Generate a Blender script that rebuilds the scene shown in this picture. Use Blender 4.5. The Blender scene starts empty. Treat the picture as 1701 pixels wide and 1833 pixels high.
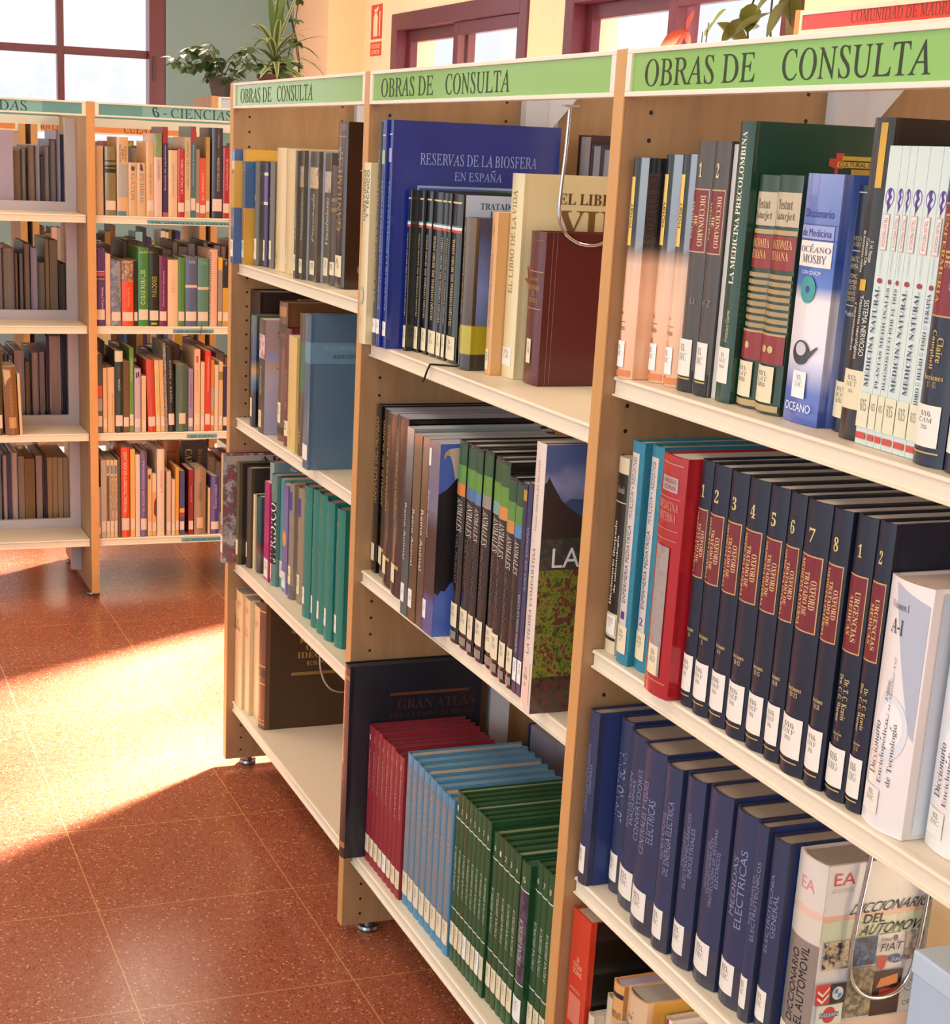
import bpy, math, os, random, unicodedata
from mathutils import Matrix, Vector
SC = bpy.context.scene
COL = SC.collection
PI = math.pi
random.seed(7)

# ------------------------------------------------------------------ camera
F_PX, PP_X, PP_Y = 2918.32, 725.61, 1131.03
CAM_LOC = Vector((3.65637, -0.92055, 1.46408))
YAW, PITCH, ROLL = (math.radians(a) for a in (69.2577, 16.4710, 2.5274))
fw = Vector((-math.sin(YAW) * math.cos(PITCH), math.cos(YAW) * math.cos(PITCH), -math.sin(PITCH)))
rt = Vector((math.cos(YAW), math.sin(YAW), 0.0))
up = rt.cross(fw)
rt2 = rt * math.cos(ROLL) + up * math.sin(ROLL)
up2 = up * math.cos(ROLL) - rt * math.sin(ROLL)
cd = bpy.data.cameras.new('camera')
cd.sensor_fit = 'VERTICAL'
cd.sensor_height = 36.0
cd.sensor_width = 36.0
cd.lens = F_PX / 1833.0 * 36.0
cd.shift_x = (850.5 - PP_X) / 1833.0
cd.shift_y = (PP_Y - 916.5) / 1833.0
cd.clip_start = 0.02
cam = bpy.data.objects.new('camera', cd)
COL.objects.link(cam)
m4 = Matrix((rt2, up2, -fw)).transposed().to_4x4()
m4.translation = CAM_LOC
cam.matrix_world = m4
SC.camera = cam

# ------------------------------------------------------------------ world, sun, lamps, exposure
SC.view_settings.view_transform = 'Standard'
SC.view_settings.look = 'None'
SC.view_settings.gamma = 1.0
SC.view_settings.exposure = 0.0
SC.view_settings.use_curve_mapping = False
wd = bpy.data.worlds.new('sky')
SC.world = wd
wd.use_nodes = True
bg = wd.node_tree.nodes['Background']
bg.inputs[0].default_value = (0.93, 0.965, 1.0, 1)
bg.inputs[1].default_value = 1.12

def lamp(name, kind, loc, direction, energy, color, **kw):
    l = bpy.data.lights.new(name, kind)
    l.energy = energy
    l.color = color
    for k, v in kw.items():
        setattr(l, k, v)
    o = bpy.data.objects.new(name, l)
    o.location = loc
    o.rotation_euler = Vector(direction).to_track_quat('-Z', 'Y').to_euler()
    COL.objects.link(o)
    return o

SUN_EL = math.radians(30)
lamp('sun', 'SUN', (-4, 6, 6), (0.57 * math.cos(SUN_EL), -0.82 * math.cos(SUN_EL), -math.sin(SUN_EL)), 170.0, (1.0, 0.97, 0.94), angle=math.radians(9.0))
for lx, ly, pw in ((-4.4, 0.6, 38), (-3.2, -1.6, 34), (-0.9, -1.25, 22), (1.6, -1.25, 16), (-1.6, 1.35, 34), (1.2, 1.35, 30)):
    lamp('ceiling_light', 'AREA', (lx, ly, 2.9), (0, 0, -1), pw, (1.0, 0.86, 0.66), shape='RECTANGLE', size=1.25, size_y=0.6)  # added overhead fill to brighten shelves and far walls; no fixtures exist here
lamp('window_daylight', 'AREA', (3.3, -3.6, 1.9), (-0.25, 1.0, -0.16), 62.0, (0.84, 0.92, 1.0), shape='RECTANGLE', size=2.2, size_y=1.5)  # added cool fill on the near bay from the open side; no window here

# ------------------------------------------------------------------ materials
def lin(c):
    if isinstance(c, str):
        c = c.lstrip('#')
        c = [int(c[i:i + 2], 16) for i in (0, 2, 4)]
    r = []
    for v in c[:3]:
        v = v / 255.0
        r.append(v / 12.92 if v <= 0.04045 else ((v + 0.055) / 1.055) ** 2.4)
    return (*r, 1.0)

MATS = {}
def new_mat(name):
    m = bpy.data.materials.new(name)
    m.use_nodes = True
    nt = m.node_tree
    return m, nt, nt.nodes['Principled BSDF']

def mat(c, rough=0.42, coat=0.0, metal=0.0, vary=0.0, scale=40.0, bump=0.0):
    key = ('p', c if isinstance(c, str) else tuple(c), rough, coat, metal, vary, scale, bump)
    if key in MATS:
        return MATS[key]
    m, nt, b = new_mat('mat_' + (c.strip('#') if isinstance(c, str) else 'c%02x%02x%02x' % tuple(int(v) for v in c[:3])))
    b.inputs['Base Color'].default_value = lin(c)
    b.inputs['Roughness'].default_value = rough
    b.inputs['Coat Weight'].default_value = coat
    b.inputs['Coat Roughness'].default_value = 0.12
    b.inputs['Metallic'].default_value = metal
    if vary or bump:
        tc = nt.nodes.new('ShaderNodeTexCoord')
        nz = nt.nodes.new('ShaderNodeTexNoise')
        nz.inputs['Scale'].default_value = scale
        nz.inputs['Detail'].default_value = 4
        nt.links.new(tc.outputs['Object'], nz.inputs['Vector'])
        if vary:
            mx = nt.nodes.new('ShaderNodeMix')
            mx.data_type = 'RGBA'
            l = lin(c)
            mx.inputs[6].default_value = tuple(max(0, v * (1 - vary)) for v in l[:3]) + (1,)
            mx.inputs[7].default_value = tuple(min(1, v * (1 + vary)) for v in l[:3]) + (1,)
            nt.links.new(nz.outputs['Fac'], mx.inputs[0])
            nt.links.new(mx.outputs[2], b.inputs['Base Color'])
        if bump:
            bp = nt.nodes.new('ShaderNodeBump')
            bp.inputs['Strength'].default_value = bump
            bp.inputs['Distance'].default_value = 0.001
            nt.links.new(nz.outputs['Fac'], bp.inputs['Height'])
            nt.links.new(bp.outputs['Normal'], b.inputs['Normal'])
    MATS[key] = m
    return m

def ramp_mat(stops, axis='Z', lo=0.0, hi=1.0, rough=0.35, coat=0.3, key=None, noise=0.0):
    """printed colour that runs along an axis of the thing itself (object coordinates lo..hi)"""
    k = ('r', str(stops), axis, lo, hi, rough, coat, noise)
    if k in MATS:
        return MATS[k]
    m, nt, b = new_mat('mat_print')
    tc = nt.nodes.new('ShaderNodeTexCoord')
    sp = nt.nodes.new('ShaderNodeSeparateXYZ')
    mr = nt.nodes.new('ShaderNodeMapRange')
    cr = nt.nodes.new('ShaderNodeValToRGB')
    nt.links.new(tc.outputs['Object'], sp.inputs[0])
    src = sp.outputs[axis]
    if noise:
        nz = nt.nodes.new('ShaderNodeTexNoise')
        nz.inputs['Scale'].default_value = 25
        nz.inputs['Detail'].default_value = 5
        ma = nt.nodes.new('ShaderNodeMath')
        ma.operation = 'MULTIPLY_ADD'
        ma.inputs[1].default_value = noise
        nt.links.new(tc.outputs['Object'], nz.inputs['Vector'])
        nt.links.new(nz.outputs['Fac'], ma.inputs[0])
        nt.links.new(src, ma.inputs[2])
        src = ma.outputs[0]
    nt.links.new(src, mr.inputs['Value'])
    mr.inputs['From Min'].default_value = lo
    mr.inputs['From Max'].default_value = hi
    nt.links.new(mr.outputs[0], cr.inputs[0])
    e = cr.color_ramp.elements
    while len(e) < len(stops):
        e.new(0.5)
    for el, (p, c) in zip(e, stops):
        el.position = p
        el.color = lin(c)
    nt.links.new(cr.outputs[0], b.inputs['Base Color'])
    b.inputs['Roughness'].default_value = rough
    b.inputs['Coat Weight'].default_value = coat
    MATS[k] = m
    return m

def speck_mat(cols, scale=60.0, rough=0.35, coat=0.3, warp=(1, 1, 1)):
    """blotchy printed picture: noise through a constant ramp of the given colours"""
    k = ('s', str(cols), scale, rough, coat, warp)
    if k in MATS:
        return MATS[k]
    m, nt, b = new_mat('mat_picture')
    tc = nt.nodes.new('ShaderNodeTexCoord')
    mp = nt.nodes.new('ShaderNodeMapping')
    mp.inputs['Scale'].default_value = warp
    nz = nt.nodes.new('ShaderNodeTexNoise')
    nz.inputs['Scale'].default_value = scale
    nz.inputs['Detail'].default_value = 6
    nz.inputs['Roughness'].default_value = 0.65
    cr = nt.nodes.new('ShaderNodeValToRGB')
    nt.links.new(tc.outputs['Object'], mp.inputs[0])
    nt.links.new(mp.outputs[0], nz.inputs['Vector'])
    nt.links.new(nz.outputs['Fac'], cr.inputs[0])
    e = cr.color_ramp.elements
    while len(e) < len(cols):
        e.new(0.5)
    for i, (el, c) in enumerate(zip(e, cols)):
        el.position = 0.3 + 0.4 * i / max(1, len(cols) - 1)
        el.color = lin(c)
    nt.links.new(cr.outputs[0], b.inputs['Base Color'])
    b.inputs['Roughness'].default_value = rough
    b.inputs['Coat Weight'].default_value = coat
    MATS[k] = m
    return m

def page_mat(c):
    k = ('pg', c)
    if k in MATS:
        return MATS[k]
    m, nt, b = new_mat('mat_pages')
    tc = nt.nodes.new('ShaderNodeTexCoord')
    mp = nt.nodes.new('ShaderNodeMapping')
    mp.inputs['Scale'].default_value = (900, 6, 4)
    nz = nt.nodes.new('ShaderNodeTexNoise')
    nz.inputs['Scale'].default_value = 1.0
    mx = nt.nodes.new('ShaderNodeMix')
    mx.data_type = 'RGBA'
    l = lin(c)
    mx.inputs[6].default_value = tuple(v * 0.62 for v in l[:3]) + (1,)
    mx.inputs[7].default_value = tuple(min(1, v * 1.2) for v in l[:3]) + (1,)
    nt.links.new(tc.outputs['Object'], mp.inputs[0])
    nt.links.new(mp.outputs[0], nz.inputs['Vector'])
    nt.links.new(nz.outputs['Fac'], mx.inputs[0])
    nt.links.new(mx.outputs[2], b.inputs['Base Color'])
    b.inputs['Roughness'].default_value = 0.8
    MATS[k] = m
    return m

def wood_mat(name, c1, c2, rough=0.45, axis_scale=(9, 9, 1.2)):
    m, nt, b = new_mat(name)
    tc = nt.nodes.new('ShaderNodeTexCoord')
    mp = nt.nodes.new('ShaderNodeMapping')
    mp.inputs['Scale'].default_value = axis_scale
    nz = nt.nodes.new('ShaderNodeTexNoise')
    nz.inputs['Scale'].default_value = 3.0
    nz.inputs['Detail'].default_value = 8
    nz.inputs['Distortion'].default_value = 1.4
    n2 = nt.nodes.new('ShaderNodeTexNoise')
    n2.inputs['Scale'].default_value = 160.0
    mx = nt.nodes.new('ShaderNodeMix')
    mx.data_type = 'RGBA'
    mx.inputs[6].default_value = lin(c1)
    mx.inputs[7].default_value = lin(c2)
    ad = nt.nodes.new('ShaderNodeMath')
    ad.operation = 'MULTIPLY_ADD'
    ad.inputs[1].default_value = 0.25
    nt.links.new(tc.outputs['Object'], mp.inputs[0])
    nt.links.new(mp.outputs[0], nz.inputs['Vector'])
    nt.links.new(mp.outputs[0], n2.inputs['Vector'])
    nt.links.new(n2.outputs['Fac'], ad.inputs[0])
    nt.links.new(nz.outputs['Fac'], ad.inputs[2])
    nt.links.new(ad.outputs[0], mx.inputs[0])
    nt.links.new(mx.outputs[2], b.inputs['Base Color'])
    b.inputs['Roughness'].default_value = rough
    return m

WOOD = wood_mat('wood_panel', '#8c6644', '#b39066')
def drill(m):
    """two rows of peg holes, 31.4 mm apart, along the height of a side panel"""
    nt = m.node_tree
    b = nt.nodes['Principled BSDF']
    tc = nt.nodes.new('ShaderNodeTexCoord'); sp = nt.nodes.new('ShaderNodeSeparateXYZ')
    nt.links.new(tc.outputs['Object'], sp.inputs[0])
    def mt(op, a, v=None):
        n = nt.nodes.new('ShaderNodeMath'); n.operation = op
        for i, q in enumerate((a, v)):
            if q is None: continue
            if isinstance(q, (int, float)): n.inputs[i].default_value = q
            else: nt.links.new(q, n.inputs[i])
        return n.outputs[0]
    dz = mt('PINGPONG', mt('SUBTRACT', sp.outputs['Z'], 0.0103), 0.0157)
    dy = mt('MINIMUM', mt('ABSOLUTE', mt('SUBTRACT', sp.outputs['Y'], 0.0375)), mt('ABSOLUTE', mt('SUBTRACT', sp.outputs['Y'], 0.25)))
    r = mt('SQRT', mt('ADD', mt('MULTIPLY', dz, dz), mt('MULTIPLY', dy, dy)))
    hole = mt('LESS_THAN', r, 0.0027)
    src = b.inputs['Base Color'].links[0].from_socket
    mx = nt.nodes.new('ShaderNodeMix'); mx.data_type = 'RGBA'
    nt.links.new(hole, mx.inputs[0]); nt.links.new(src, mx.inputs[6]); mx.inputs[7].default_value = lin('#20140c')
    nt.links.new(mx.outputs[2], b.inputs['Base Color'])
    return m
WOODH = drill(wood_mat('wood_panel_drilled', '#8c6644', '#b39066'))
EDGE = wood_mat('wood_edge', '#c08a4e', '#d3a063', 0.4)
SHELF = mat('#e8dcc3', 0.38)
FRAMEW = mat('#e8e2cf', 0.35)
GREYMETAL = mat('#b9b2b6', 0.35, metal=0.0)
CHROME = mat('#c8c8cc', 0.12, metal=1.0)
DARK = mat('#15110f', 0.6)
STICKER = mat('#ece6d8', 0.5)
STICKER2 = mat('#e6d9b4', 0.5)
WHITE = mat('#f2f0ea', 0.45)

# ------------------------------------------------------------------ mesh helpers
class MB:
    def __init__(s):
        s.v, s.f = [], []
    def box(s, x0, x1, y0, y1, z0, z1):
        n = len(s.v)
        s.v += [(x0, y0, z0), (x1, y0, z0), (x1, y1, z0), (x0, y1, z0), (x0, y0, z1), (x1, y0, z1), (x1, y1, z1), (x0, y1, z1)]
        s.f += [tuple(n + i for i in q) for q in ((3, 2, 1, 0), (4, 5, 6, 7), (0, 1, 5, 4), (1, 2, 6, 5), (2, 3, 7, 6), (3, 0, 4, 7))]
        return s
    def quad(s, a, b, c, d):
        n = len(s.v)
        s.v += [a, b, c, d]
        s.f.append((n, n + 1, n + 2, n + 3))
        return s
    def prism(s, prof, x0, x1):
        """profile of (y, z) points, extruded along x"""
        n = len(s.v)
        k = len(prof)
        s.v += [(x0, y, z) for y, z in prof] + [(x1, y, z) for y, z in prof]
        for i in range(k):
            j = (i + 1) % k
            s.f.append((n + i, n + j, n + k + j, n + k + i))
        s.f.append(tuple(n + i for i in reversed(range(k))))
        s.f.append(tuple(n + k + i for i in range(k)))
        return s
    def lathe(s, prof, cx, cy, seg=20):
        n = len(s.v)
        k = len(prof)
        for i in range(seg):
            a = 2 * PI * i / seg
            s.v += [(cx + r * math.cos(a), cy + r * math.sin(a), z) for r, z in prof]
        for i in range(seg):
            j = (i + 1) % seg
            for q in range(k - 1):
                s.f.append((n + i * k + q, n + j * k + q, n + j * k + q + 1, n + i * k + q + 1))
        s.f.append(tuple(n + i * k for i in reversed(range(seg))))
        s.f.append(tuple(n + i * k + k - 1 for i in range(seg)))
        return s
    def tube(s, pts, r, seg=10):
        n0 = len(s.v)
        pts = [Vector(p) for p in pts]
        prev = None
        for i, p in enumerate(pts):
            t = (pts[min(i + 1, len(pts) - 1)] - pts[max(i - 1, 0)]).normalized()
            if prev is None:
                a = t.orthogonal().normalized()
            else:
                a = (prev - t * prev.dot(t)).normalized()
            prev = a
            b = t.cross(a)
            rr = r[i] if isinstance(r, (list, tuple)) else r
            for q in range(seg):
                an = 2 * PI * q / seg
                s.v.append(tuple(p + (a * math.cos(an) + b * math.sin(an)) * rr))
        for i in range(len(pts) - 1):
            for q in range(seg):
                w = (q + 1) % seg
                s.f.append((n0 + i * seg + q, n0 + i * seg + w, n0 + (i + 1) * seg + w, n0 + (i + 1) * seg + q))
        s.f.append(tuple(n0 + q for q in reversed(range(seg))))
        s.f.append(tuple(n0 + (len(pts) - 1) * seg + q for q in range(seg)))
        return s
    def mesh(s, name):
        me = bpy.data.meshes.new(name)
        me.from_pydata([tuple(v) for v in s.v], [], s.f)
        me.update()
        return me

def obj(name, mb, m, parent=None, smooth=False, bevel=0.0, loc=None):
    me = mb.mesh(name) if isinstance(mb, MB) else mb
    if m is not None:
        me.materials.append(m)
    o = bpy.data.objects.new(name, me)
    COL.objects.link(o)
    if parent is not None:
        o.parent = parent
    if loc is not None:
        o.location = loc
    if smooth:
        me.polygons.foreach_set('use_smooth', [True] * len(me.polygons))
        try:
            me.set_sharp_from_angle(angle=math.radians(38))
        except Exception:
            pass
    if bevel:
        bv = o.modifiers.new('bevel', 'BEVEL')
        bv.width = bevel
        bv.segments = 2
        bv.limit_method = 'ANGLE'
    return o

def thing(name, label, cat, loc=(0, 0, 0), rz=0.0, group=None):
    o = bpy.data.objects.new(name, None)
    o.empty_display_size = 0.05
    COL.objects.link(o)
    o.location = loc
    o.rotation_euler = (0, 0, rz)
    o['label'] = label
    o['category'] = cat
    if group:
        o['group'] = group
    return o

def tag(o, label, cat, group=None):
    o['label'] = label
    o['category'] = cat
    if group:
        o['group'] = group
    return o

def struct(name, mb, m, bevel=0.0):
    o = obj(name, mb, m, bevel=bevel)
    o['kind'] = 'structure'
    return o

# ------------------------------------------------------------------ lettering
FONT_DIR = os.path.join(bpy.utils.system_resource('DATAFILES'), 'fonts')
try:
    FMATH = bpy.data.fonts.load(os.path.join(FONT_DIR, 'NotoSansMath-Regular.woff2'))
except Exception:
    FMATH = None

def _map(s, style):
    if FMATH is None or style == 'N':
        return s
    r = ''
    for ch in s:
        if style == 'S':
            if 'A' <= ch <= 'Z': r += chr(0x1D400 + ord(ch) - 65); continue
            if 'a' <= ch <= 'z': r += chr(0x1D41A + ord(ch) - 97); continue
        else:
            if 'A' <= ch <= 'Z': r += chr(0x1D434 + ord(ch) - 65); continue
            if ch == 'h': r += chr(0x210E); continue
            if 'a' <= ch <= 'z': r += chr(0x1D44E + ord(ch) - 97); continue
        if '0' <= ch <= '9': r += chr(0x1D7CE + ord(ch) - 48); continue
        r += ch
    return r

TEXT_CACHE = {}
def _raw_text(s, style):
    k = (s, style)
    if k in TEXT_CACHE:
        return TEXT_CACHE[k]
    c = bpy.data.curves.new('tmp', 'FONT')
    c.body = _map(s, style)
    c.size = 1.0
    c.resolution_u = 3
    if style != 'N' and FMATH is not None:
        c.font = FMATH
    o = bpy.data.objects.new('tmp', c)
    me = o.to_mesh()
    vs = [(v.co.x, v.co.y) for v in me.vertices]
    fs = [tuple(p.vertices) for p in me.polygons]
    o.to_mesh_clear()
    bpy.data.objects.remove(o)
    bpy.data.curves.remove(c)
    if style == 'R':
        vs = [(x - 0.27 * y, y) for x, y in vs]
    TEXT_CACHE[k] = (vs, fs)
    return vs, fs

def text_geo(s, style):
    """flat glyph outline normalised to the box 0..1 by 0..1 (accents added as small strokes above)"""
    base, acc = '', []
    for ch in s:
        d = unicodedata.normalize('NFD', ch)
        base += d[0]
        if len(d) > 1:
            acc.append((len(base) - 1, d[1]))
    if style == 'N':
        base, acc = s, []
    vs, fs = _raw_text(base, style)
    vs, fs = list(vs), list(fs)
    if not vs:
        return [], []
    if acc:
        top = max(y for x, y in vs)
        for i, a in acc:
            p1 = _raw_text(base[:i + 1], style)[0]
            p0 = _raw_text(base[:i], style)[0] if i else [(0, 0)]
            xa, xb = max(x for x, y in p0), max(x for x, y in p1)
            cx = (xa + xb) / 2 + 0.03
            ht = top if base[i].isupper() else 0.52
            n = len(vs)
            if a == '\u0303':
                vs += [(cx - 0.14, ht + 0.06), (cx + 0.14, ht + 0.10), (cx + 0.14, ht + 0.16), (cx - 0.14, ht + 0.12)]
            else:
                vs += [(cx - 0.07, ht + 0.04), (cx + 0.0, ht + 0.04), (cx + 0.12, ht + 0.18), (cx + 0.02, ht + 0.18)]
            fs.append((n, n + 1, n + 2, n + 3))
    x0, x1 = min(x for x, y in vs), max(x for x, y in vs)
    y0, y1 = min(y for x, y in vs), max(y for x, y in vs)
    w, h = max(1e-6, x1 - x0), max(1e-6, y1 - y0)
    return [((x - x0) / w, (y - y0) / h) for x, y in vs], fs

TEXT_ASPECT = {}
def lines_geo(txt, style, gap=0.28):
    """several lines stacked, each stretched over the box width in proportion to its length"""
    ls = txt.split('|')
    n = len(ls)
    ws = []
    for l in ls:
        vs, fs = _raw_text(unicodedata.normalize('NFD', l).encode('ascii', 'ignore').decode() if style != 'N' else l, style)
        ws.append(max([x for x, y in vs] or [1e-6]))
    mxw = max(ws)
    V, Fa = [], []
    hh = 1.0 / (n + (n - 1) * gap)
    for i, l in enumerate(ls):
        vs, fs = text_geo(l, style)
        k = len(V)
        wr = ws[i] / mxw
        y0 = 1 - (i + 1) * hh - i * gap * hh
        V += [((1 - wr) / 2 + x * wr, y0 + y * hh) for x, y in vs]
        Fa += [tuple(k + q for q in f) for f in fs]
    TEXT_ASPECT[(txt, style)] = mxw / (0.72 * (n + (n - 1) * gap))
    return V, Fa
# ------------------------------------------------------------------ room
XL, YB = -6.5, 2.25            # window wall behind the teal signs, wall behind the long run of shelves
FLOORM, nt, b = new_mat('terrazzo_tiles')
tc = nt.nodes.new('ShaderNodeTexCoord')
def vor(scale, lo, hi):
    v = nt.nodes.new('ShaderNodeTexVoronoi')
    v.inputs['Scale'].default_value = scale
    nt.links.new(tc.outputs['Object'], v.inputs['Vector'])
    sx = nt.nodes.new('ShaderNodeSeparateColor')
    nt.links.new(v.outputs['Color'], sx.inputs[0])
    g = nt.nodes.new('ShaderNodeMath'); g.operation = 'GREATER_THAN'; g.inputs[1].default_value = lo
    nt.links.new(sx.outputs[0], g.inputs[0])
    l = nt.nodes.new('ShaderNodeMath'); l.operation = 'LESS_THAN'; l.inputs[1].default_value = hi
    nt.links.new(v.outputs['Distance'], l.inputs[0])
    m = nt.nodes.new('ShaderNodeMath'); m.operation = 'MULTIPLY'
    nt.links.new(g.outputs[0], m.inputs[0]); nt.links.new(l.outputs[0], m.inputs[1])
    return m.outputs[0]
def mixc(fac, a, bcol):
    mx = nt.nodes.new('ShaderNodeMix'); mx.data_type = 'RGBA'
    if isinstance(fac, float): mx.inputs[0].default_value = fac
    else: nt.links.new(fac, mx.inputs[0])
    for i, c in ((6, a), (7, bcol)):
        if isinstance(c, str): mx.inputs[i].default_value = lin(c)
        else: nt.links.new(c, mx.inputs[i])
    return mx.outputs[2]
nz = nt.nodes.new('ShaderNodeTexNoise'); nz.inputs['Scale'].default_value = 55; nz.inputs['Detail'].default_value = 6
nt.links.new(tc.outputs['Object'], nz.inputs['Vector'])
n3 = nt.nodes.new('ShaderNodeTexNoise'); n3.inputs['Scale'].default_value = 2.2
nt.links.new(tc.outputs['Object'], n3.inputs['Vector'])
col = mixc(nz.outputs['Fac'], '#894732', '#aa6548')
col = mixc(vor(230, 0.80, 0.42), col, '#6e3322')
col = mixc(vor(150, 0.88, 0.38), col, '#cf9a72')
col = mixc(vor(330, 0.80, 0.45), col, '#bd8462')
sp = nt.nodes.new('ShaderNodeSeparateXYZ'); nt.links.new(tc.outputs['Object'], sp.inputs[0])
TS = 0.3985
def line(axis, off):
    a = nt.nodes.new('ShaderNodeMath'); a.operation = 'SUBTRACT'; a.inputs[1].default_value = off
    nt.links.new(sp.outputs[axis], a.inputs[0])
    d = nt.nodes.new('ShaderNodeMath'); d.operation = 'PINGPONG'; d.inputs[1].default_value = TS / 2
    nt.links.new(a.outputs[0], d.inputs[0])
    l = nt.nodes.new('ShaderNodeMath'); l.operation = 'LESS_THAN'; l.inputs[1].default_value = 0.0011
    nt.links.new(d.outputs[0], l.inputs[0])
    return l.outputs[0]
mxm = nt.nodes.new('ShaderNodeMath'); mxm.operation = 'MAXIMUM'
nt.links.new(line('X', 0.323), mxm.inputs[0]); nt.links.new(line('Y', -0.031), mxm.inputs[1])
col = mixc(mxm.outputs[0], col, '#c9955c')
nt.links.new(col, b.inputs['Base Color'])
b.inputs['Roughness'].default_value = 0.2
b.inputs['Specular IOR Level'].default_value = 0.5
struct('floor', MB().box(XL - 0.3, 6.0, -5.0, YB + 0.3, -0.1, 0.0), FLOORM)
struct('ceiling', MB().box(XL - 0.3, 6.0, -5.0, YB + 0.3, 3.05, 3.2), mat('#efe6d6', 0.8))
TEALWALL = mat('#7c999b', 0.85, vary=0.08, scale=90)
CREAM = mat('#f3dfbd', 0.8, vary=0.04, scale=30)
PEACH = mat('#efcfa6', 0.8, vary=0.04, scale=30)
WIN = mat('#5e2230', 0.35, coat=0.2)

# window wall (teal) with its openings
WZ0, WZ1 = 1.2, 2.75
mb = MB()
mb.box(XL - 0.25, XL, -5.0, YB + 0.25, 0.0, WZ0)
mb.box(XL - 0.25, XL, -5.0, YB + 0.25, WZ1, 3.05)
WINS_L = [(-0.30, 1.241), (-2.5, -0.75), (-4.6, -2.9)]
ys = [1.241 + 1.0]
mb.box(XL - 0.25, XL, 1.241, YB + 0.25, WZ0, WZ1)
mb.box(XL - 0.25, XL, -0.75, -0.30, WZ0, WZ1)
mb.box(XL - 0.25, XL, -2.9, -2.5, WZ0, WZ1)
mb.box(XL - 0.25, XL, -5.0, -4.6, WZ0, WZ1)
struct('wall_left', mb, TEALWALL)

GLASS, gnt, gb = new_mat('window_glass')
tr = gnt.nodes.new('ShaderNodeBsdfTransparent')
gl = gnt.nodes.new('ShaderNodeBsdfGlossy')
gl.inputs['Roughness'].default_value = 0.03
ms = gnt.nodes.new('ShaderNodeMixShader')
ms.inputs[0].default_value = 0.06
gnt.links.new(tr.outputs[0], ms.inputs[1]); gnt.links.new(gl.outputs[0], ms.inputs[2])
gnt.links.new(ms.outputs[0], gnt.nodes['Material Output'].inputs['Surface'])

wn = [0]
def window_left(y0, y1, z0, z1):
    wn[0] += 1
    x0, x1 = XL - 0.12, XL - 0.06
    fr = MB()
    t = 0.097
    fr.box(x0, x1 + 0.05, y0, y0 + t, z0, z1); fr.box(x0, x1 + 0.05, y1 - t, y1, z0, z1)
    fr.box(x0, x1 + 0.05, y0 + t, y1 - t, z0, z0 + t); fr.box(x0, x1 + 0.05, y0 + t, y1 - t, z1 - t, z1)
    w = (y1 - y0 - 2 * t)
    n = max(2, round(w / 0.5))
    for i in range(1, n):
        yc = y1 - t - 0.493 * i - 0.0425 * (i - 1) - 0.021
        if yc > y0 + t + 0.05:
            fr.box(x0, x1, yc - 0.021, yc + 0.021, z0 + t, z1 - t)
    fr.box(x0 + 0.003, x1 - 0.003, y0 + t, y1 - t, 1.916, 1.961)
    o = obj('window_%d' % wn[0], fr, WIN, bevel=0.004); o['kind'] = 'structure'
    p = obj('pane', MB().box(x0 + 0.026, x0 + 0.032, y0 + t * 0.9, y1 - t * 0.9, z0 + t * 0.9, z1 - t * 0.9), GLASS, o)
    obj('window_handle', MB().box(x1 + 0.05, x1 + 0.062, y1 - 0.078, y1 - 0.062, 1.795, 1.93), mat('#3b3438', 0.4), o, bevel=0.003)
for y0, y1 in WINS_L:
    window_left(y0, y1, WZ0, WZ1)

# wall behind the long run: cream, with two sliding windows and a pillar in the corner
BZ0, BZ1 = 1.2, 2.168
WINS_B = [(-5.314, -3.491), (-3.097, -1.274), (1.2, 3.0)]
mb = MB()
mb.box(XL - 0.25, 6.0, YB, YB + 0.25, 0.0, BZ0)
mb.box(XL - 0.25, 6.0, YB, YB + 0.25, BZ1, 3.05)
e = XL - 0.25
for x0, x1 in WINS_B:
    mb.box(e, x0, YB, YB + 0.25, BZ0, BZ1)
    e = x1
mb.box(e, 6.0, YB, YB + 0.25, BZ0, BZ1)
struct('wall_back', mb, CREAM)
struct('wall_pillar', MB().box(XL, -5.803, 2.028, YB, 0.0, 3.05), PEACH)
def window_back(x0, x1, z0, z1):
    wn[0] += 1
    y0, y1 = YB - 0.012, YB + 0.11
    fr = MB()
    t = 0.085
    fr.box(x0, x0 + t, y0, y1, z0, z1); fr.box(x1 - t, x1, y0, y1, z0, z1)
    fr.box(x0 + t, x1 - t, y0, y1, z0, z0 + t); fr.box(x0 + t, x1 - t, y0, y1, z1 - t, z1)
    mid = (x0 + x1) / 2 + 0.02
    o = obj('window_%d' % wn[0], fr, WIN, bevel=0.004); o['kind'] = 'structure'
    for (a, c, yo, nm) in ((x0 + t, mid + 0.045, 0.065, 'sash'), (mid - 0.045, x1 - t, 0.02, 'sash')):
        s = MB()
        q = 0.062
        s.box(a, a + q, y0 + yo, y0 + yo + 0.04, z0 + t, z1 - t); s.box(c - q, c, y0 + yo, y0 + yo + 0.04, z0 + t, z1 - t)
        s.box(a + q, c - q, y0 + yo, y0 + yo + 0.04, z0 + t, z0 + t + q); s.box(a + q, c - q, y0 + yo, y0 + yo + 0.04, z1 - t - q, z1 - t)
        so = obj(nm, s, WIN, o, bevel=0.003)
        obj('pane', MB().box(a + q * 0.9, c - q * 0.9, y0 + yo + 0.018, y0 + yo + 0.023, z0 + t + q * 0.9, z1 - t - q * 0.9), GLASS, so)
for x0, x1 in WINS_B:
    window_back(x0, x1, BZ0, BZ1)
struct('trim_1', MB().box(XL, 6.0, YB - 0.24, YB, BZ0 - 0.06, BZ0 - 0.02), mat('#efe2c8', 0.5))

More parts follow.
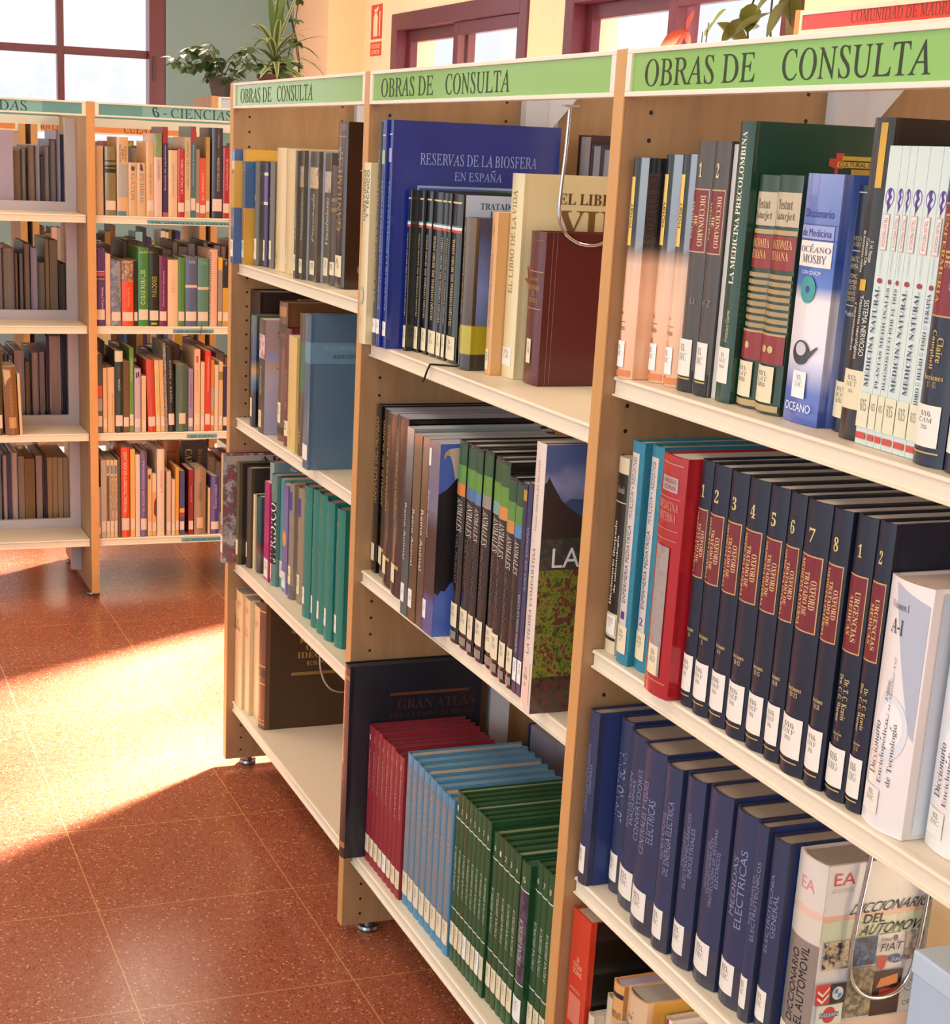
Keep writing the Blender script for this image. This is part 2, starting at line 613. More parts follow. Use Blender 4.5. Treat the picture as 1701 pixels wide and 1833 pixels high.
# wall sign (fire extinguisher)
sg = thing('wall_sign', 'red and white fire extinguisher sign on the cream wall', 'sign', (-5.583, YB - 0.004, 2.098))
RED = mat('#d23a2a', 0.45)
CW = mat('#f4e2c4', 0.5)
obj('plate', MB().box(-0.105, 0.105, 0.0, 0.004, -0.145, 0.145), CW, sg)
pn = obj('red_panel', MB().box(-0.095, 0.095, -0.0012, 0.0, -0.045, 0.138), RED, sg)
def outline(pts, y):
    m = MB(); m.v = [(x, y, z) for x, z in pts]; m.f = [tuple(range(len(pts)))]
    return m
body = [(-0.05, -0.03), (0.02, -0.03), (0.02, 0.07), (0.0, 0.095), (-0.03, 0.095), (-0.05, 0.07)]
obj('extinguisher_symbol', outline(body, -0.0018), CW, pn)
obj('extinguisher_symbol', outline([(-0.04, 0.098), (0.005, 0.098), (0.03, 0.118), (0.025, 0.128), (-0.01, 0.115), (-0.04, 0.115)], -0.0018), CW, pn)
obj('extinguisher_symbol', outline([(0.045, -0.03), (0.06, -0.03), (0.06, 0.1), (0.045, 0.1)], -0.0018), CW, pn)
pn = obj('red_panel', MB().box(-0.095, 0.095, -0.0012, 0.0, -0.135, -0.06), RED, sg)
V, Fc = lines_geo('EXTINTOR', 'N')
m = MB(); m.v = [(-0.07 + x * 0.14, -0.0018, -0.125 + z * 0.022) for x, z in V]; m.f = Fc
obj('lettering', m, CW, pn)
obj('extinguisher_symbol', outline([(-0.075, -0.095), (0.075, -0.095), (0.075, -0.07), (-0.075, -0.07)], -0.0018), mat('#e08a6a', 0.5), pn)

# ------------------------------------------------------------------ shelving
T = 0.026
LIP = [(0.285, 0.0), (0.026, 0.0), (0.0215, 0.0003), (0.0165, 0.0001), (0.0142, -0.0022), (0.0148, -0.0042), (0.0178, -0.0052), (0.0178, -0.0205),
       (0.0140, -0.0212), (0.0140, -0.0236), (0.032, -0.0236), (0.032, -0.0075), (0.285, -0.0075)]
def shelf_board(parent, x0, x1, z, back=0.285):
    prof = [(min(y, back) if y > 0.2 else y, q) for y, q in LIP]
    m = MB().prism([(y, z + q) for y, q in prof], x0 + 0.0015, x1 - 0.0015)
    o = obj('shelf', m, SHELF, parent, bevel=0.0007)
    return o
def side_panel(parent, x0, y1, h, holes=True, rear=True):
    m = MB().box(x0, x0 + T, 0.003, y1, 0.02, h - 0.001)
    o = obj('side_panel', m, WOODH if holes else WOOD, parent)
    obj('edge_band', MB().box(x0, x0 + T, 0.0, 0.003, 0.02, h), EDGE, o, bevel=0.0008)
    for yy in ((0.06, y1 - 0.06) if rear else (0.06,)):
        obj('foot', MB().lathe([(0.012, 0.022), (0.012, 0.012), (0.02, 0.011), (0.022, 0.006), (0.02, 0.0)], x0 + T / 2, yy, 16), mat('#8c8a88', 0.25, metal=0.9), o, smooth=True)
    return o
def header(parent, x0, x1, z0, z1, panel, words, y0=0.0, depth=0.02, letter='#26301c', border=0.0055, back=False):
    """sign rail: pale frame, coloured strip behind clear plastic, printed words [(text, x0, x1, z0, z1)] in bay coordinates"""
    x0, x1 = x0 + 0.0005, x1 - 0.0005
    fr = MB()
    fr.box(x0, x1, y0, y0 + depth, z1 - border, z1).box(x0, x1, y0, y0 + depth, z0, z0 + border)
    fr.box(x0, x0 + 0.012, y0, y0 + depth, z0 + border, z1 - border).box(x1 - 0.012, x1, y0, y0 + depth, z0 + border, z1 - border)
    f = obj('header_frame', fr, FRAMEW, parent, bevel=0.0008)
    p = obj('sign_panel', MB().box(x0 + 0.012, x1 - 0.012, y0 + 0.0035, y0 + 0.008, z0 + border, z1 - border), panel, parent)
    for txt, a, c, e, g, style in words:
        V, Fc = lines_geo(txt, style)
        m = MB(); m.v = [(a + x * (c - a), y0 + 0.0031, e + z * (g - e)) for x, z in V]; m.f = Fc
        obj('sign_lettering', m, mat(letter, 0.5), p)
    return p
def upright(parent, x, z1, y0=0.277, y1=0.317):
    x += 0.0005
    m = MB().box(x, x + 0.022, y0, y1, 0.05, z1 - 0.012)
    m.box(x, x + 0.004, y0 + 0.004, y1 + 0.03, z1 - 0.075, z1 - 0.012)
    o = obj('upright', m, mat('#c9cbd3', 0.3), parent)
    return o
def gusset(parent, x, y, z1):
    m = MB()
    m.v = [(x, y, z1), (x, y + 0.07, z1), (x, y, z1 - 0.08), (x + 0.012, y, z1), (x + 0.012, y + 0.07, z1), (x + 0.012, y, z1 - 0.08)]
    m.f = [(0, 2, 1), (3, 4, 5), (0, 1, 4, 3), (1, 2, 5, 4), (2, 0, 3, 5)]
    return obj('bracket', m, mat('#d4d6de', 0.3), parent)

GREEN = mat('#83b548', 0.18, coat=0.6, vary=0.05, scale=12)
H, W = 1.5867, 0.92
BAYS = {'end': 0, 'middle': 1, 'near': 2}
SHELVES = {'end': (1.205, 0.858, 0.519, 0.17), 'middle': (1.14, 0.73, 0.177), 'near': (1.209, 0.859, 0.541, 0.17)}
LETTERS = {'end': (0.077, 0.323, 0.365, 0.609), 'middle': (0.995, 1.233, 1.284, 1.523), 'near': (1.908, 2.142, 2.192, 2.425)}
for nm, i in BAYS.items():
    x0 = i * W
    t = thing('bookcase', {'end': 'pale wood bookcase bay at the sunlit end of the green-signed run',
                           'middle': 'pale wood bookcase bay in the middle of the green-signed run',
                           'near': 'pale wood bookcase bay holding the encyclopedias under the largest green sign'}[nm],
              'bookcase', (x0 + W / 2, 0, 0), 0, 'bays of the green-signed bookcase run')
    off = -(x0 + W / 2)
    if i == 0:
        side_panel(t, x0 + off, 0.59, H)
    side_panel(t, x0 + W + off, 0.59, H)
    upright(t, x0 + T + off, H)
    gusset(t, x0 + T + off + 0.006, 0.317, H - 0.012)
    for z in SHELVES[nm]:
        shelf_board(t, x0 + T + off, x0 + W + off, z)
        rear = MB().box(x0 + T + off + 0.002, x0 + W + off - 0.002, 0.32, 0.575, z - 0.022, z)
        obj('rear_shelf', rear, SHELF, t)
    L = LETTERS[nm]
    header(t, x0 + T + off, x0 + W + off, 1.5335, 1.5860, GREEN,
           [('OBRAS DE', L[0] + off, L[1] + off, 1.5440, 1.5735, 'R'), ('CONSULTA', L[2] + off, L[3] + off, 1.5440, 1.5735, 'R')], y0=0.0)
    # clear strip where the two halves of the paper sign meet
    obj('rear_header', MB().box(x0 + T + off + 0.0005, x0 + W + off - 0.0005, 0.567, 0.585, 1.5335, 1.586), FRAMEW, t)

# teal-signed double-sided unit seen face on
HF, XF = 1.5632, -1.545
TEAL = mat('#639b97', 0.3, coat=0.3, vary=0.05, scale=12)
TEALL = mat('#7fb3ab', 0.3, coat=0.3)
FAR_Z = (1.228, 0.888, 0.547, 0.199)
def far_bay(label, y0, words, light, first, tags):
    """bay facing +x; built in local coordinates (x along the bay) and turned by 90 degrees"""
    w = 0.92
    t = thing('bookcase', label, 'bookcase', (XF, y0 + w / 2, 0), PI / 2, 'bays of the teal-signed bookcase')
    off = -w / 2
    side_panel(t, off, 0.56, HF, holes=False)
    if first:
        side_panel(t, w + off, 0.56, HF, holes=False)
    for z in FAR_Z:
        shelf_board(t, T + off, w + off, z, 0.205)
        fr = MB()
        fr.box(T + off + 0.0005, w + off - 0.0005, 0.207, 0.222, z - 0.012, z + 0.03)
        obj('back_rail', fr, GREYMETAL, t)
        obj('rear_shelf', MB().box(T + off + 0.0005, w + off - 0.0005, 0.225, 0.545, z - 0.02, z), SHELF, t)
    for xx in (T + off + 0.0005, w + off - 0.0345):
        obj('back_frame', MB().box(xx, xx + 0.034, 0.2065, 0.2225, 0.05, HF - 0.05), GREYMETAL, t)
    p = header(t, T + off, w + off, 1.5200, 1.5625, TEAL, [(a, c + off, d + off, e, g, 'R') for a, c, d, e, g in words], letter='#203c40')
    obj('sign_insert', MB().box(light[0] + off, light[1] + off, 0.0032, 0.0036, 1.5255, 1.557), TEALL, p)
    fr = MB().box(T + off + 0.0005, w + off - 0.0005, 0.54, 0.56, 1.52, 1.5625)
    rp = obj('rear_header', fr, TEAL, t)
    obj('rear_header_frame', MB().box(T + off + 0.0005, w + off - 0.0005, 0.533, 0.5395, 1.492, 1.5195).box(T + off + 0.0005, w + off - 0.0005, 0.535, 0.5398, 1.548, 1.5625), FRAMEW, rp)
    for txt, a, c, z in tags:
        q = obj('shelf_tag', MB().box(a + off, c + off, 0.0155, 0.0172, z - 0.0195, z - 0.0065), mat('#5f9ea3', 0.5), t)
        V, Fc = lines_geo(txt, 'S')
        m = MB(); m.v = [(a + 0.012 + off + x * (c - a - 0.02), 0.0152, z - 0.0165 + zz * 0.0065) for x, zz in V]; m.f = Fc
        obj('tag_lettering', m, mat('#1d3a44', 0.5), q)
    return t
Y_E = -0.058
E0 = Y_E
far_bay('pale wood bookcase bay under the teal sign reading CIENCIAS', Y_E, [('6 - CIENCIAS', 0.145 - E0, 0.395 - E0, 1.5255, 1.5555)], (0.115 - E0, 0.42 - E0), True,
        [('636. ANIMALES. GANADERIA', 0.19, 0.46, 1.224), ('640. HOSTELERIA', 0.272, 0.405, 0.886), ('641. COCINA', 0.318, 0.419, 0.545), ('65. HOGAR. INDUSTRIA', 0.302, 0.47, 0.197)])
far_bay('pale wood bookcase bay under the teal sign ending in DAS', Y_E - 0.92, [('APLICADAS', 0.50, 0.744, 1.5265, 1.5555)], (0.48, 0.79), False, [])

# rows further back, seen only through and above the teal-signed unit
ORANGE = mat('#e08a4a', 0.4)
def back_unit(label, x, y0, y1, h, signm, words, zs, top=False):
    w = y1 - y0
    t = thing('bookcase', label, 'bookcase', (x, (y0 + y1) / 2, 0), PI / 2, 'bookcases standing behind the teal-signed unit')
    off = -w / 2
    side_panel(t, off, 0.32, h, holes=False)
    side_panel(t, off + w - T, 0.32, h, holes=False)
    for z in zs:
        shelf_board(t, off + T, off + w - T, z, 0.3)
    header(t, off + T, off + w - T, h - 0.055, h - 0.002, signm, [(a, c + off, d + off, h - 0.047, h - 0.012, 'R') for a, c, d in words], letter='#4a3020')
    if top:
        obj('top_board', MB().box(off + T + 0.0005, off + w - T - 0.0005, 0.021, 0.32, h - 0.02, h - 0.001), mat('#c9d2de', 0.25), t)
    return t
back_unit('orange-signed bookcase standing behind the DAS bay', -3.0, -0.98, -0.05, 1.525, ORANGE, [('NOVELA', 0.2, 0.6)], (1.18, 0.85, 0.52, 0.19))
back_unit('orange-signed bookcase standing behind the CIENCIAS bay', -3.0, -0.03, 0.66, 1.525, ORANGE, [('NOVELA', 0.03, 0.13), ('CUENTOS', 0.36, 0.52)], (1.18, 0.85, 0.52, 0.19))
back_unit('taller bookcase with a pale top carrying the potted plants', -3.0, 0.68, 1.62, 1.635, mat('#b9c6d6', 0.25), [], (1.24, 0.85, 0.52, 0.19), top=True)

# tall unit against the back wall with the red sign
def wall_unit():
    t = thing('bookcase', 'tall bookcase against the back wall under the red sign', 'bookcase', (0.1, 1.93, 0), 0)
    h = 1.91
    side_panel(t, -0.92, 0.31, h, holes=False, rear=False)
    side_panel(t, 0.92, 0.31, h, holes=False, rear=False)
    for z in (1.48, 1.16, 0.84, 0.52, 0.19):
        shelf_board(t, -0.92 + T, 0.92, z, 0.3)
    header(t, -0.92 + T, 0.92, 1.838, 1.908, mat('#d8412f', 0.15, coat=0.6), [('COMUNIDAD DE MADRID', -0.637, -0.17, 1.860, 1.894, 'R')], letter='#7a2a22', border=0.014)
wall_unit()

# ------------------------------------------------------------------ books
def prof_y(x, w, bl):
    return -bl * max(0.0, 1 - (2 * x / w) ** 2)
CL = {}
def M_(c, coat=0.25, rough=0.38):
    return c if not isinstance(c, (str, tuple)) else mat(c, rough, coat)
def spine_patch(w, h, bl, rect, eps, seg=5):
    m = MB()
    x0, x1 = (rect[0] - 0.5) * w, (rect[2] - 0.5) * w
    z0, z1 = rect[1] * h, rect[3] * h
    xs = [x0 + (x1 - x0) * i / seg for i in range(seg + 1)]
    for x in xs:
        y = prof_y(x, w, bl) - eps
        m.v += [(x, y, z0), (x, y, z1)]
    for i in range(seg):
        m.f.append((2 * i, 2 * i + 2, 2 * i + 3, 2 * i + 1))
    return m
def spine_text(w, h, bl, rect, orient, txt, style, eps):
    V, Fc = lines_geo(txt, style)
    x0, x1 = (rect[0] - 0.5) * w, (rect[2] - 0.5) * w
    z0, z1 = rect[1] * h, rect[3] * h
    m = MB()
    asp = TEXT_ASPECT[(txt, style)]
    along, cross = (x1 - x0, z1 - z0) if orient == 'f' else (z1 - z0, x1 - x0)
    most = along / asp * 1.7                    # letters keep a natural height for their length
    if cross > most:
        k = (cross - most) / 2
        if orient == 'f': z0, z1 = z0 + k, z1 - k
        else: x0, x1 = x0 + k, x1 - k
    for u, v in V:
        if orient == 'f': x, z = x0 + u * (x1 - x0), z0 + v * (z1 - z0)
        elif orient == 'u': x, z = x1 - v * (x1 - x0), z0 + u * (z1 - z0)
        else: x, z = x0 + v * (x1 - x0), z1 - u * (z1 - z0)
        m.v.append((x, prof_y(x, w, bl) - eps, z))
    m.f = Fc
    return m
def cover_quad(w, h, d, rect, eps):
    x = w / 2 + eps
    y0, y1, z0, z1 = rect[0] * d, rect[2] * d, rect[1] * h, rect[3] * h
    return MB().quad((x, y0, z0), (x, y1, z0), (x, y1, z1), (x, y0, z1))
def cover_text(w, h, d, rect, orient, txt, style, eps):
    V, Fc = lines_geo(txt, style)
    y0, y1, z0, z1 = rect[0] * d, rect[2] * d, rect[1] * h, rect[3] * h
    m = MB()
    for u, v in V:
        if orient == 'f': y, z = y0 + u * (y1 - y0), z0 + v * (z1 - z0)
        elif orient == 'i': y, z = y0 + (u * 0.93 + 0.07 * v) * (y1 - y0), z0 + v * (z1 - z0)
        elif orient == 'u': y, z = y1 - v * (y1 - y0), z0 + u * (z1 - z0)
        else: y, z = y0 + v * (y1 - y0), z1 - u * (z1 - z0)
        m.v.append((w / 2 + eps, y, z))
    m.f = Fc
    return m

def spine_shape(w, h, bl, pts, eps):
    """filled outline laid on the rounded spine: cut into upright strips that follow the curve"""
    import bmesh
    bm = bmesh.new()
    bm.faces.new([bm.verts.new(((x - 0.5) * w, 0, z * h)) for x, z in pts])
    xs = [p[0] for p in pts]
    for i in range(1, 10):
        xc = i / 10
        if min(xs) < xc < max(xs):
            bmesh.ops.bisect_plane(bm, geom=bm.verts[:] + bm.edges[:] + bm.faces[:], plane_co=((xc - 0.5) * w, 0, 0), plane_no=(1, 0, 0))
    bm.normal_update()
    for f in bm.faces:
        if f.normal.y > 0: f.normal_flip()
    for v in bm.verts: v.co.y = prof_y(v.co.x, w, bl) - eps
    me = bpy.data.meshes.new('spine_emblem')
    bm.to_mesh(me); bm.free()
    return me

def book(desc, where, group, loc, w, h, d, col, rz=0.0, lean=0.0, kind='hb', bulge=None, pages='#d8cdb4', items=(), coat=0.35, rough=0.33, name='book', board=None):
    label = desc + ' ' + where
    label = label.strip()
    t = thing(name, label, 'book', (loc[0], loc[1], loc[2] + 0.0005), 0, group)
    t.rotation_euler = (0, lean, rz)
    bl = (0.16 * w if kind == 'hb' else 0.0) if bulge is None else bulge * w
    bl = min(bl, 0.007 if bulge is None else 0.011)
    th = min(0.0028, w * 0.12) if kind == 'hb' else min(0.0009, w * 0.12)
    pad = 0.003 if kind == 'hb' else 0.0004
    n = 9 if bl > 0 else 2
    xs = [-w / 2 + w * i / (n - 1) for i in range(n)]
    outer = [(-w / 2, d)] + ([(-w / 2, 0.010), (-w / 2 + 0.0009, 0.006), (-w / 2, 0.003)] if kind == 'hb' and w > 0.014 else []) + [(x, prof_y(x, w, bl)) for x in xs] + ([(w / 2, 0.003), (w / 2 - 0.0009, 0.006), (w / 2, 0.010)] if kind == 'hb' and w > 0.014 else []) + [(w / 2, d)]
    inner = []
    for x, y in outer:
        xi = max(-w / 2 + th, min(w / 2 - th, x))
        yi = d if y >= d else max(y + th, th if abs(x) >= w / 2 - th else y + th)
        inner.append((xi, yi))
    m = MB()
    k = len(outer)
    m.v = [(x, y, 0) for x, y in outer] + [(x, y, h) for x, y in outer] + [(x, y, 0) for x, y in inner] + [(x, y, h) for x, y in inner]
    for i in range(k - 1):
        m.f += [(i, i + 1, k + i + 1, k + i), (2 * k + i + 1, 2 * k + i, 3 * k + i, 3 * k + i + 1),
                (k + i, k + i + 1, 3 * k + i + 1, 3 * k + i), (i + 1, i, 2 * k + i, 2 * k + i + 1)]
    for i in (0, k - 1):
        q = (i, k + i, 3 * k + i, 2 * k + i)
        m.f.append(q if i == 0 else q[::-1])
    cm = col if not isinstance(col, (str, tuple)) else mat(col, rough, coat)
    obj('cover', m, cm, t, smooth=True)
    pb = MB().box(-w / 2 + th, w / 2 - th, th + 0.0004, d - (0.004 if kind == 'hb' else 0.0005), pad, h - pad)
    obj('page_block', pb, page_mat(pages), t)
    if board:
        obj('board_face', cover_quad(w, h, d, (0.045, 0.0, 0.999, 1.0), 0.0002), M_(board), t)
    for i, it in enumerate(items):
        eps = 0.0003 + 0.00013 * i
        if it[0] == 'P':
            obj('spine_band', spine_patch(w, h, bl, it[1], eps), M_(it[2]), t)
        elif it[0] == 'T':
            obj('title', spine_text(w, h, bl, it[2], it[3], it[1], it[5], eps), mat(it[4], 0.45), t)
        elif it[0] == 'CP':
            obj('cover_picture', cover_quad(w, h, d, it[1], eps), M_(it[2]), t)
        elif it[0] == 'CT':
            obj('cover_title', cover_text(w, h, d, it[2], it[3], it[1], it[5], eps), mat(it[4], 0.45), t)
        elif it[0] == 'CG':
            gm = MB(); gm.v = [(w / 2 + eps, y * d, z * h) for y, z in it[1]]; gm.f = [tuple(range(len(it[1])))]
            obj('cover_emblem', gm, M_(it[2]), t)
        elif it[0] == 'SG':
            obj('spine_emblem', spine_shape(w, h, bl, it[1], eps), M_(it[2]), t)
        elif it[0] == 'L':
            txt = it[1]
            r = it[2] if len(it) > 2 and it[2] else ((0.04, 0.016 / h, 0.72, 0.062 / h) if w > 0.03 else (0.03, 0.016 / h, 0.9, 0.062 / h))
            lm = it[3] if len(it) > 3 else STICKER
            lb = obj('call_label', spine_patch(w, h, bl, r, eps), lm, t)
            if txt:
                rr = (r[0] + (r[2] - r[0]) * 0.22, r[1] + (r[3] - r[1]) * 0.42, r[2] - (r[2] - r[0]) * 0.22, r[3] - (r[3] - r[1]) * 0.14)
                obj('label_lettering', spine_text(w, h, bl, rr, 'f', txt, 'R', eps + 0.0001), mat('#857d72', 0.6), lb)
    return t
ORD = ['first', 'second', 'third', 'fourth', 'fifth', 'sixth', 'seventh', 'eighth', 'ninth', 'tenth', 'eleventh', 'twelfth', 'thirteenth', 'fourteenth', 'fifteenth', 'sixteenth', 'seventeenth', 'eighteenth', 'nineteenth', 'twentieth']
LEV = {('near', 0): 'top', ('near', 1): 'second', ('near', 2): 'third', ('near', 3): 'lowest', ('middle', 0): 'top', ('middle', 1): 'second', ('middle', 2): 'lowest',
       ('end', 0): 'top', ('end', 1): 'second', ('end', 2): 'third', ('end', 3): 'lowest'}
def row(bay, si, books):
    z = SHELVES[bay][si]
    where = ', %s bay %s shelf' % (bay, LEV[(bay, si)])
    grp = 'books on the %s shelf of the %s bay' % (LEV[(bay, si)], bay)
    for bk in books:
        x0, x1, y, h, col, desc = bk[:6]
        o = dict(bk[6]) if len(bk) > 6 else {}
        d = o.pop('d', min(0.205, 0.70 * h))
        book(desc + where, '', grp, ((x0 + x1) / 2, y, z), x1 - x0, h, d, col, **o)
GOLD = '#c9a85a'
CREAMT = '#e8d9b0'

# ---- near bay, top shelf
blk = [(0.0, '#e9b285'), (0.36, '#efc09a'), (0.52, '#e0b490'), (0.60, '#4a3a30'), (0.66, '#151210'), (1.0, '#15110f')]
ENC = ramp_mat(blk, 'Z', 0, 0.26, 0.18, 0.8)
YEL = mat('#e8c65e', 0.4)
PIL = mat('#e5b9a0', 0.4)
def enc(vol, l1, l2):
    return dict(coat=0.8, rough=0.18, d=0.19, bulge=0.3, items=[('P', (0.14, 0.61, 0.42, 0.915), PIL), ('P', (0.42, 0.61, 0.62, 0.915), YEL),
        ('T', 'ENCICLOPEDIA|DE MEDICINA', (0.16, 0.62, 0.41, 0.905), 'd', '#a5434a', 'R'), ('T', 'MOSBY', (0.46, 0.69, 0.6, 0.80), 'u', '#2b2418', 'N'),
        ('T', l1, (0.3, 0.285, 0.5, 0.31), 'f', '#6d4c35', 'N'), ('P', (0.14, 0.262, 0.66, 0.2645), '#6d4c35'), ('T', l2, (0.14, 0.225, 0.66, 0.25), 'f', '#6d4c35', 'N'), ('T', vol, (0.35, 0.175, 0.45, 0.2), 'f', '#6d4c35', 'N'),
        ('P', (0.05, 0.012, 0.95, 0.04), mat('#d9824a', 0.3)), ('L', '61|ENC', (0.2, 0.055, 0.74, 0.175), WHITE)])
DICG = ramp_mat([(0, '#4a4540'), (1, '#544d47')], 'Z', 0, 0.28, 0.4, 0.25)
def dic(v, az):
    return dict(items=[('P', (0.04, 0.565, 0.96, 0.815), '#c9a680'), ('P', (0.07, 0.57, 0.93, 0.81), '#7e2a2a'), ('T', 'DICCIONARIO|DE|MEDICINA', (0.16, 0.59, 0.86, 0.79), 'd', '#d9bf8c', 'S'),
        ('T', v, (0.45, 0.86, 0.62, 0.915), 'f', '#e0d0a8', 'S'), ('T', az, (0.25, 0.36, 0.8, 0.385), 'f', '#8d867c', 'S'), ('P', (0.06, 0.0, 0.94, 0.09), '#1c1917'), ('P', (0.12, 0.052, 0.85, 0.058), GOLD), ('L', '61|DIC', (0.08, 0.065, 0.85, 0.215))])
def anat(n):
    its = [('P', (0, 0.79, 1, 0.93), '#c3b394'), ('T', 'Testut|Latarjet', (0.2, 0.81, 0.9, 0.9), 'f', '#6f6550', 'S')]
    its += [('P', (0, 0.755, 1, 0.775), '#b79c68'), ('P', (0, 0.61, 1, 0.75), '#8e2a28'), ('T', 'ANATOMIA|HUMANA', (0.08, 0.65, 0.92, 0.735), 'f', '#d9b370', 'S')]
    its += [('P', (0, 0.355 + 0.031 * i, 1, 0.374 + 0.031 * i), '#a98f5e') for i in range(8)]
    its += [('P', (0, 0.215, 1, 0.335), '#8e2a28'), ('P', (0.0, 0.335, 1, 0.345), '#b79c68')]
    for k in range(n):
        c = 0.5 + (k - (n - 1) / 2) * 0.25
        its.append(('SG', [(c + 0.1 * math.cos(a * PI / 6), 0.277 + 0.016 * math.sin(a * PI / 6)) for a in range(12)], '#c9b27a'))
    its += [('P', (0, 0.012, 1, 0.04), '#b79c68'), ('L', '611|LAT|ana', (0.0, 0.05, 0.82, 0.205), STICKER2)]
    return dict(items=its, d=0.17)
MOSBY = ramp_mat([(0, '#3f57a8'), (0.13, '#5f74bb'), (0.27, '#e9e2ea'), (0.5, '#efe6e0'), (0.56, '#5a77c0'), (0.66, '#3c5cae'), (1, '#7f8fc4')], 'Z', 0, 0.249, 0.2, 0.8)
mn_t = ['MEDICINA NATURAL', 'PLANTAS MEDICINALES', 'DIAGNOSTICO POR EL IRIS', 'MEDICINA NATURAL', 'MEDICINA NATURAL', 'HIDRO · HELIO · FISIO · TERAPIA']
def mn(i):
    def ell(cx, cz, rx, rz, n=16):
        return [(cx + rx * math.cos(a * 2 * PI / n), cz + rz * math.sin(a * 2 * PI / n)) for a in range(n)]
    sq = [(0.42, 0.865), (0.62, 0.86), (0.55, 0.845), (0.68, 0.835), (0.5, 0.82), (0.62, 0.805), (0.45, 0.79), (0.40, 0.775), (0.38, 0.80), (0.3, 0.82), (0.42, 0.835), (0.3, 0.85)]
    return dict(kind='pb', coat=0.6, rough=0.2, d=0.2, pages='#efe9dc', items=[('SG', ell(0.48, 0.835, 0.36, 0.03), '#7a5aa8'), ('SG', ell(0.50, 0.834, 0.30, 0.026), '#d5d8e2'), ('SG', sq, '#4a2a7a'),
        ('P', (0.16, 0.66, 0.70, 0.78), '#d2a098'), ('P', (0.2, 0.663, 0.66, 0.777), '#dfe0d6'), ('T', 'TELOS MEDICUS', (0.3, 0.672, 0.56, 0.768), 'd', '#c0504f', 'N'),
        ('T', 'Dr. J. SAGRERA FERRANDIZ', (0.32, 0.575, 0.58, 0.655), 'u', '#8f9ab0', 'N'), ('SG', ell(0.5, 0.56, 0.2, 0.009, 8), '#a3283a'), ('T', mn_t[i], (0.26, 0.20 if i != 5 else 0.16, 0.60, 0.54), 'u', '#3c3c64', 'S'),
        ('P', (0.1, 0.02, 0.9, 0.042), '#c8453a'), ('L', '615', (0.0, 0.06, 0.95, 0.18), mat('#e2dcbc', 0.5))])
NAVY = '#1a2338'
